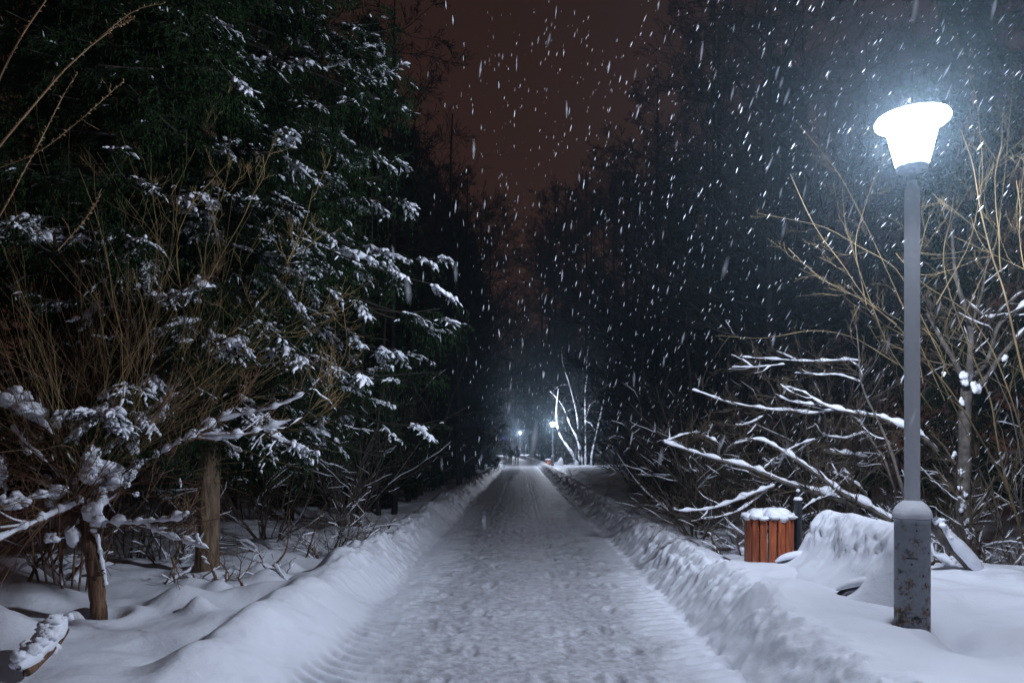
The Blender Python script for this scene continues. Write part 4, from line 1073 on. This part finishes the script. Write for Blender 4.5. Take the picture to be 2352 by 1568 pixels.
# slender trunks at the left wood edge
def pole_tree(seed):
    rg = np.random.default_rng(seed); K = 10
    zt = np.linspace(-.2, 7.5, K); Tp = np.stack([np.cumsum(rg.normal(0, .07, K)), np.cumsum(rg.normal(0, .07, K)), zt], -1)[None]
    Tp[..., :2] -= Tp[:, :1, :2]
    Tr = np.linspace(.065, .015, K)[None]
    A, ar = grow(Tp, Tr, 26, .12, .97, 1.1, .16, 7, .35, .004, -.01, .12, .2, rg); B, br = grow(A, ar, 7, .1, .97, .7, .45, 4, .6, .003, 0, .12, .3, rg)
    t = bpy.data.objects.new("young_tree", None); COL.objects.link(t)
    MB().tubes(Tp, Tr, 8).build("trunk", M['bark_dark'], t)
    mb = MB(); mb.tubes(A, ar, 4); mb.tubes(B, br, 3); mb.build("branches", M['bark_dark'], t)
    return t
pt = pole_tree(91); pt2 = pole_tree(92)
for i, (px, Yd, s) in enumerate([(1058, 25, 1.7), (968, 22, 1.4), (938, 19, 1.2), (900, 17.5, 1.1), (1000, 27, 1.2), (872, 15, .9), (1025, 31, 1.1), (1078, 36, 1.3), (820, 12.5, .8), (915, 24, 1.3), (850, 19, 1.1), (780, 15, .9), (1452, 27, 1.0), (1492, 21, 1.2), (1475, 33, 1.2), (1560, 17, 1.0)]):
    x = (px - 1196) / F * Yd
    put((pt, pt2)[i % 2], x, Yd, s, "one of the slender dark trunks standing along the edge of the wood" if i else "thick dark trunk standing at the left wood edge nearest the path", "tree", "slender trunks along the edge of the wood" if i else None)

# ------------------------------------------------------------------ the forked white tree by the distant lamp
ftl = thing("forked_tree", (5.5, 64.5, -.4), "forked tree plastered white with snow beside the distant lamp", "tree"); WORLD_THINGS.append(ftl)
Yt = 64.5
stems = [
 ([(1500,1060),(1480,1000),(1450,920),(1380,820),(1310,720),(1280,600),(1285,440),(1300,300)], .22, .07),
 ([(1530,1060),(1510,880),(1470,740),(1410,640),(1370,520),(1320,420),(1270,370),(1220,320)], .15, .05),
 ([(1500,1040),(1500,850),(1490,640),(1470,500),(1430,350),(1400,230),(1340,80),(1330,-60)], .20, .06),
 ([(1560,1060),(1560,840),(1555,600),(1550,280),(1580,180),(1560,80),(1580,-100)], .17, .06),
 ([(1620,1080),(1610,940),(1650,760),(1680,620),(1720,430),(1740,330),(1760,180)], .17, .05),
 ([(1400,265),(1340,260),(1290,280),(1250,320)], .05, .03), ([(1560,560),(1590,450),(1640,410),(1700,430)], .05, .03),
 ([(1680,620),(1740,600),(1830,610)], .05, .03), ([(1555,600),(1600,620),(1640,690)], .05, .03), ([(1450,490),(1410,490),(1380,510)], .03, .02), ([(1570,520),(1620,508),(1680,515)], .03, .02),
 ([(1740,880),(1760,840),(1800,760),(1830,715)], .05, .03),
]
rgx = np.random.default_rng(95); sn = MB(); tw = MB()
for i, (p_, r0, r1) in enumerate(stems):
    q = poly(C4, p_, Yt, Yt - .6 + .3 * (i % 4), 24)
    rr = np.linspace(r0, r1, 24)
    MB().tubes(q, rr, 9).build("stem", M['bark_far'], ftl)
    mul = 1.0 if i not in (2, 3) else .7
    # snow blown onto the side that faces the lamp and the path
    sn.tubes(q + np.array([-.55, -.25, .18]) * rr[:, None], rr * .80 * mul * (1 + .25 * rgx.normal(0, 1, 24)), 8)
    C, cr = grow(q[None], rr[None], 6, .4, .95, .8, .2, 6, .3, .02, .02, .15, .3, rgx); tw.tubes(C, cr, 4)
    D, dr = grow(C, cr, 5, .2, .95, .7, .45, 4, .5, .012, .0, .15, .3, rgx); tw.tubes(D, dr, 3)
q = poly(C4, [(1535,1080),(1530,800),(1525,500),(1540,200),(1530,-100)], Yt + .8, Yt + .8, 16)
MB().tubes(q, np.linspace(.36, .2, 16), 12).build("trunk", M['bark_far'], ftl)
tw.build("twigs", M['bark_grey'], ftl); sn.build("snow", M['snow_soft'], ftl)

# snow capped post and log sign beyond
sp_ = thing("snowy_post", (6.0, 98, -.45), "snow capped brown tree stub between the two distant lamps", "tree stub"); WORLD_THINGS.append(sp_)
q = poly(C4, [(1055,945),(1050,860),(1048,770)], 98, 98, 8)
MB().tubes(q, np.full(8, .42), 10).build("trunk", M['bark_snag'], sp_)
mb = MB().blob(q[-1] + np.array([0, 0, .2]), (.6, .5, .45), .2, 14, 10, 3); mb.blob(q[0] + np.array([0, -.4, .0]), (1.0, .7, .5), .3, 14, 10, 4)
for k in range(4): mb.blob(q[2 + k] + np.array([-.25 + .1 * k, -.35, 0]), (.2, .15, .3), .3, 10, 8, k)
mb.build("snow", M['snow_soft'], sp_)
ms = mat_var("sign_blue", (.02, .05, .3), (.03, .07, .4), 5)
sb = ms.node_tree.nodes["Principled BSDF"]; sb.inputs["Emission Color"].default_value = (.10, .2, .9, 1); sb.inputs["Emission Strength"].default_value = .5
bs = thing("lit_sign", (-2.6, 112, -.4), "two small blue lit panels left of the farthest lamp", "sign")
MB().tubes(np.array([(0, 0, 0), (0, 0, 3.2)]), np.array([.05, .05]), 8).build("post", M['iron'], bs)
for zz, w in ((3.15, 1.0), (2.75, .7)): MB().box((0, -.05, zz), (w, .08, .16)).build("panel", ms, bs, False)

# ------------------------------------------------------------------ people
def make_person(loc, face, label, coat, legs_m, hgt=1.78, stride=.16, hood=True, phase=1):
    t = thing("person", loc, label, "person", None, face)
    k = hgt / 1.78
    me = bpy.data.meshes.new("body"); bm = bmesh.new(); sk = bm.verts.layers.skin.verify()
    V = {}
    def v(n, co, r):
        V[n] = bm.verts.new([c_ * k for c_ in co]); V[n][sk].radius = (r * k, r * k) if np.ndim(r) == 0 else (r[0] * k, r[1] * k)
    def e_(a, b): bm.edges.new((V[a], V[b]))
    v('pel', (0, 0, .95), (.16, .12)); v('wst', (0, 0, 1.1), (.15, .11)); v('chs', (0, .01, 1.32), (.18, .13)); v('nk', (0, 0, 1.49), .065); v('hd0', (0, -.01, 1.56), .075); v('hd', (0, -.015, 1.66), .10); v('hd2', (0, -.01, 1.74), .07)
    for a, b in (('pel', 'wst'), ('wst', 'chs'), ('chs', 'nk'), ('nk', 'hd0'), ('hd0', 'hd'), ('hd', 'hd2')): e_(a, b)
    for s, n in ((-1, 'l'), (1, 'r')):
        f = stride * s * phase
        v(n + 'hip', (s * .10, 0, .88), .105); v(n + 'kn', (s * .11, -f * .55 - .03, .49), .07); v(n + 'an', (s * .11, -f + .02, .1), .05); v(n + 'ft', (s * .115, -f - .07, .05), .048); v(n + 'toe', (s * .12, -f - .17, .045), .035)
        e_('pel', n + 'hip'); e_(n + 'hip', n + 'kn'); e_(n + 'kn', n + 'an'); e_(n + 'an', n + 'ft'); e_(n + 'ft', n + 'toe')
        v(n + 'sh', (s * .2, .0, 1.42), .075); v(n + 'el', (s * .27, f * .3 + .03, 1.14), .058); v(n + 'wr', (s * .27, f * .6 - .05, .9), .042); v(n + 'pm', (s * .265, f * .7 - .07, .83), .036)
        e_('chs', n + 'sh'); e_(n + 'sh', n + 'el'); e_(n + 'el', n + 'wr'); e_(n + 'wr', n + 'pm')
        for q in range(4):
            v(n + 'f%d' % q, (s * .262, f * .7 - .105 + .022 * q, .775), .009); v(n + 'g%d' % q, (s * .25, f * .7 - .11 + .022 * q, .74 + .008 * abs(q - 1)), .008)
            e_(n + 'pm', n + 'f%d' % q); e_(n + 'f%d' % q, n + 'g%d' % q)
        v(n + 'th', (s * .24, f * .7 - .115, .815), .010); e_(n + 'pm', n + 'th')
    V['pel'][sk].use_root = True
    bm.to_mesh(me); bm.free()
    o = bpy.data.objects.new("body", me); COL.objects.link(o); o.parent = t
    m1 = o.modifiers.new("skin", 'SKIN'); m2 = o.modifiers.new("sub", 'SUBSURF'); m2.levels = 1; m2.render_levels = 1
    me.materials.append(legs_m)
    # coat: tapered shell with hem
    pr = [(.02, 1.50), (.10, 1.49), (.175, 1.44), (.20, 1.34), (.19, 1.15), (.20, .95), (.225, .78), (.215, .78), (.12, .80)]
    mb = MB().lathe([(a * k, b * k) for a, b in pr], S=20)
    mb.V[0] = mb.V[0] * np.array([1.05, .78, 1], np.float32)
    for s in (-1, 1):
        f = stride * s * phase
        mb.tubes(resample([(s * .17 * k, 0, 1.43 * k), (s * .235 * k, .01, 1.33 * k), (s * .275 * k, (f * .3 + .03) * k, 1.14 * k), (s * .275 * k, (f * .6 - .05) * k, .91 * k)], 10), np.linspace(.085, .06, 10) * k, 10)
    mb.build("coat", coat, t)
    hm = MB().blob((0, -.005 * k, 1.685 * k), (.115 * k, .125 * k, .115 * k), .06, 16, 12, 4)
    if hood: hm.lathe([(.118 * k, 1.66 * k), (.128 * k, 1.675 * k), (.122 * k, 1.70 * k), (.108 * k, 1.72 * k)], S=16)
    hm.build("hat" if hood else "hood", coat if hood else legs_m, t)
    # face: nose, eyes, mouth, ears
    fm = MB().blob((0, -.085 * k, 1.645 * k), (.07 * k, .045 * k, .085 * k), .03, 14, 10, 5)
    fm.blob((0, -.132 * k, 1.635 * k), (.013 * k, .018 * k, .022 * k), .0, 8, 6, 1)
    for s in (-1, 1): fm.blob((s * .098 * k, -.01 * k, 1.635 * k), (.012 * k, .02 * k, .03 * k), 0, 8, 6, 2)
    fa = fm.build("face", M['skin'], t)
    em = MB()
    for s in (-1, 1): em.blob((s * .03 * k, -.124 * k, 1.655 * k), (.01 * k, .006 * k, .006 * k), 0, 8, 6, 3)
    em.blob((0, -.125 * k, 1.60 * k), (.022 * k, .006 * k, .006 * k), 0, 8, 6, 3)
    em.build("eyes_and_mouth", M['iron'], fa)
    return t
def path_z(x, y): return H(x, y) - .01
def person_at(c4x, Yd, fc, lb, co, lg_, ph, hh, hood=True):
    x = ((1000 + c4x / 3.92) * 2352 / 2440 - 1196) / F * Yd
    make_person((x, Yd, path_z(x, Yd)), fc, lb, co, lg_, hh, .17, hood, ph)
person_at(845, 72, math.pi, "left person in dark winter clothes of the pair walking on the path", M['cloth_dark'], M['cloth_dark'], 1, 1.74)
person_at(908, 72.5, math.pi, "right person in dark winter clothes of the pair walking on the path", M['cloth_dark'], M['cloth_dark'], -1, 1.78)
person_at(798, 92, 0.0, "person in dark coat and pale trousers walking behind the dark pair", M['cloth_dark'], M['cloth_pale'], 1, 1.76)

# ------------------------------------------------------------------ falling snow
rg_ = np.random.default_rng(101)
def flakes(n, lo, hi, wmin, wmax, seed):
    rg = np.random.default_rng(seed)
    p = rg.uniform(lo, hi, (n, 3))
    keep = (p[:, 1] > .7) & ((p[:, 1] > 7.5) | (p[:, 2] > 1.45) | (p[:, 0] < -2))  & (np.abs(p[:, 0]) < .95 * p[:, 1] + 1) & (p[:, 2] > height(p[:, 0], p[:, 1]) + .05) & (p[:, 2] < 1.6 + p[:, 1] * .70)
    p = p[keep]; n = len(p)
    tilt = np.clip(.10 + .20 * p[:, 0], -.3, .85) + rg.normal(0, .09, n)
    d = nrm(np.stack([tilt, rg.normal(-.15, .12, n), np.ones(n)], -1))
    w = rg.uniform(0, 1, n) ** 2.2 * (wmax - wmin) + wmin
    w = w * 1.0; L = w * rg.uniform(7.0, 11, n)  # flakes drawn out lengthwise, shape stands in for motion-blurred trails
    a1 = nrm(np.cross(d, rg.normal(0, 1, (n, 3)))); a2 = np.cross(d, a1)
    W_ = w[:, None] / 2; Lh = L[:, None] / 2
    v = np.stack([p - d * Lh, p + a1 * W_, p + a2 * W_, p - a1 * W_, p - a2 * W_, p + d * Lh], 1)
    b = (np.arange(n) * 6)[:, None, None]
    tri = np.array([(0, 2, 1), (0, 3, 2), (0, 4, 3), (0, 1, 4), (5, 1, 2), (5, 2, 3), (5, 3, 4), (5, 4, 1)])[None] + b
    return v, tri
fl = MB()
for n_, lo, hi, w0, w1, sd in ((260, (-.2, .7, 1.2), (2.6, 2.3, 3.4), .003, .006, 7), (1500, (-9, 1.9, 0), (11, 16, 10), .003, .0072, 1), (4600, (-.5, 2.4, 1.2), (7.5, 9.5, 6.8), .0025, .0072, 2), (1100, (-14, 16, 0), (14, 60, 16), .006, .016, 3), (500, (-3, 45, -.4), (9, 75, 7), .012, .03, 4)):
    v, t_ = flakes(n_, lo, hi, w0, w1, sd); fl.add(v, None, t_.reshape(-1, 3))
mf = mat_var("flake_white", (.85, .88, .93), (.9, .93, .97), 3, rough=.6)
_n = mf.node_tree.nodes; _l = mf.node_tree.links
_t = _n.new("ShaderNodeBsdfTranslucent"); _t.inputs[0].default_value = (.9, .93, .97, 1); _m = _n.new("ShaderNodeMixShader"); _m.inputs[0].default_value = .5
_l.new(_n["Principled BSDF"].outputs[0], _m.inputs[1]); _l.new(_t.outputs[0], _m.inputs[2]); _l.new(_m.outputs[0], _n["Material Output"].inputs[0])
tag(fl.build("snowflakes", mf, None, False), "snowflakes stretched to read as slanting motion streaks in the lamp light", "snowflakes", kind="stuff")

# ------------------------------------------------------------------ haze
hz = MB().box((0, 153, 14), (290, 346, 36)).build("haze", bpy.data.materials.new("haze_air"), None, False)
tag(hz, "thin cold haze of fine snow hanging in the air", "haze", kind="stuff")
hm = hz.data.materials[0]; hm.use_nodes = True
hm.node_tree.nodes.clear()
ho = hm.node_tree.nodes.new("ShaderNodeOutputMaterial"); hv = hm.node_tree.nodes.new("ShaderNodeVolumePrincipled")
hv.inputs["Color"].default_value = (.62, .84, 1, 1); hv.inputs["Density"].default_value = HAZE; hv.inputs["Anisotropy"].default_value = .8
hm.node_tree.links.new(hv.outputs[0], ho.inputs["Volume"])

# ------------------------------------------------------------------ put traced geometry into its thing's own space
def localise(t):
    off = Matrix.Translation(-Vector(t.location))
    def go(o):
        for ch in kids(o):
            if ch.type == 'MESH': ch.data.transform(off)
            go(ch)
    go(t)
for t_ in WORLD_THINGS: localise(t_)
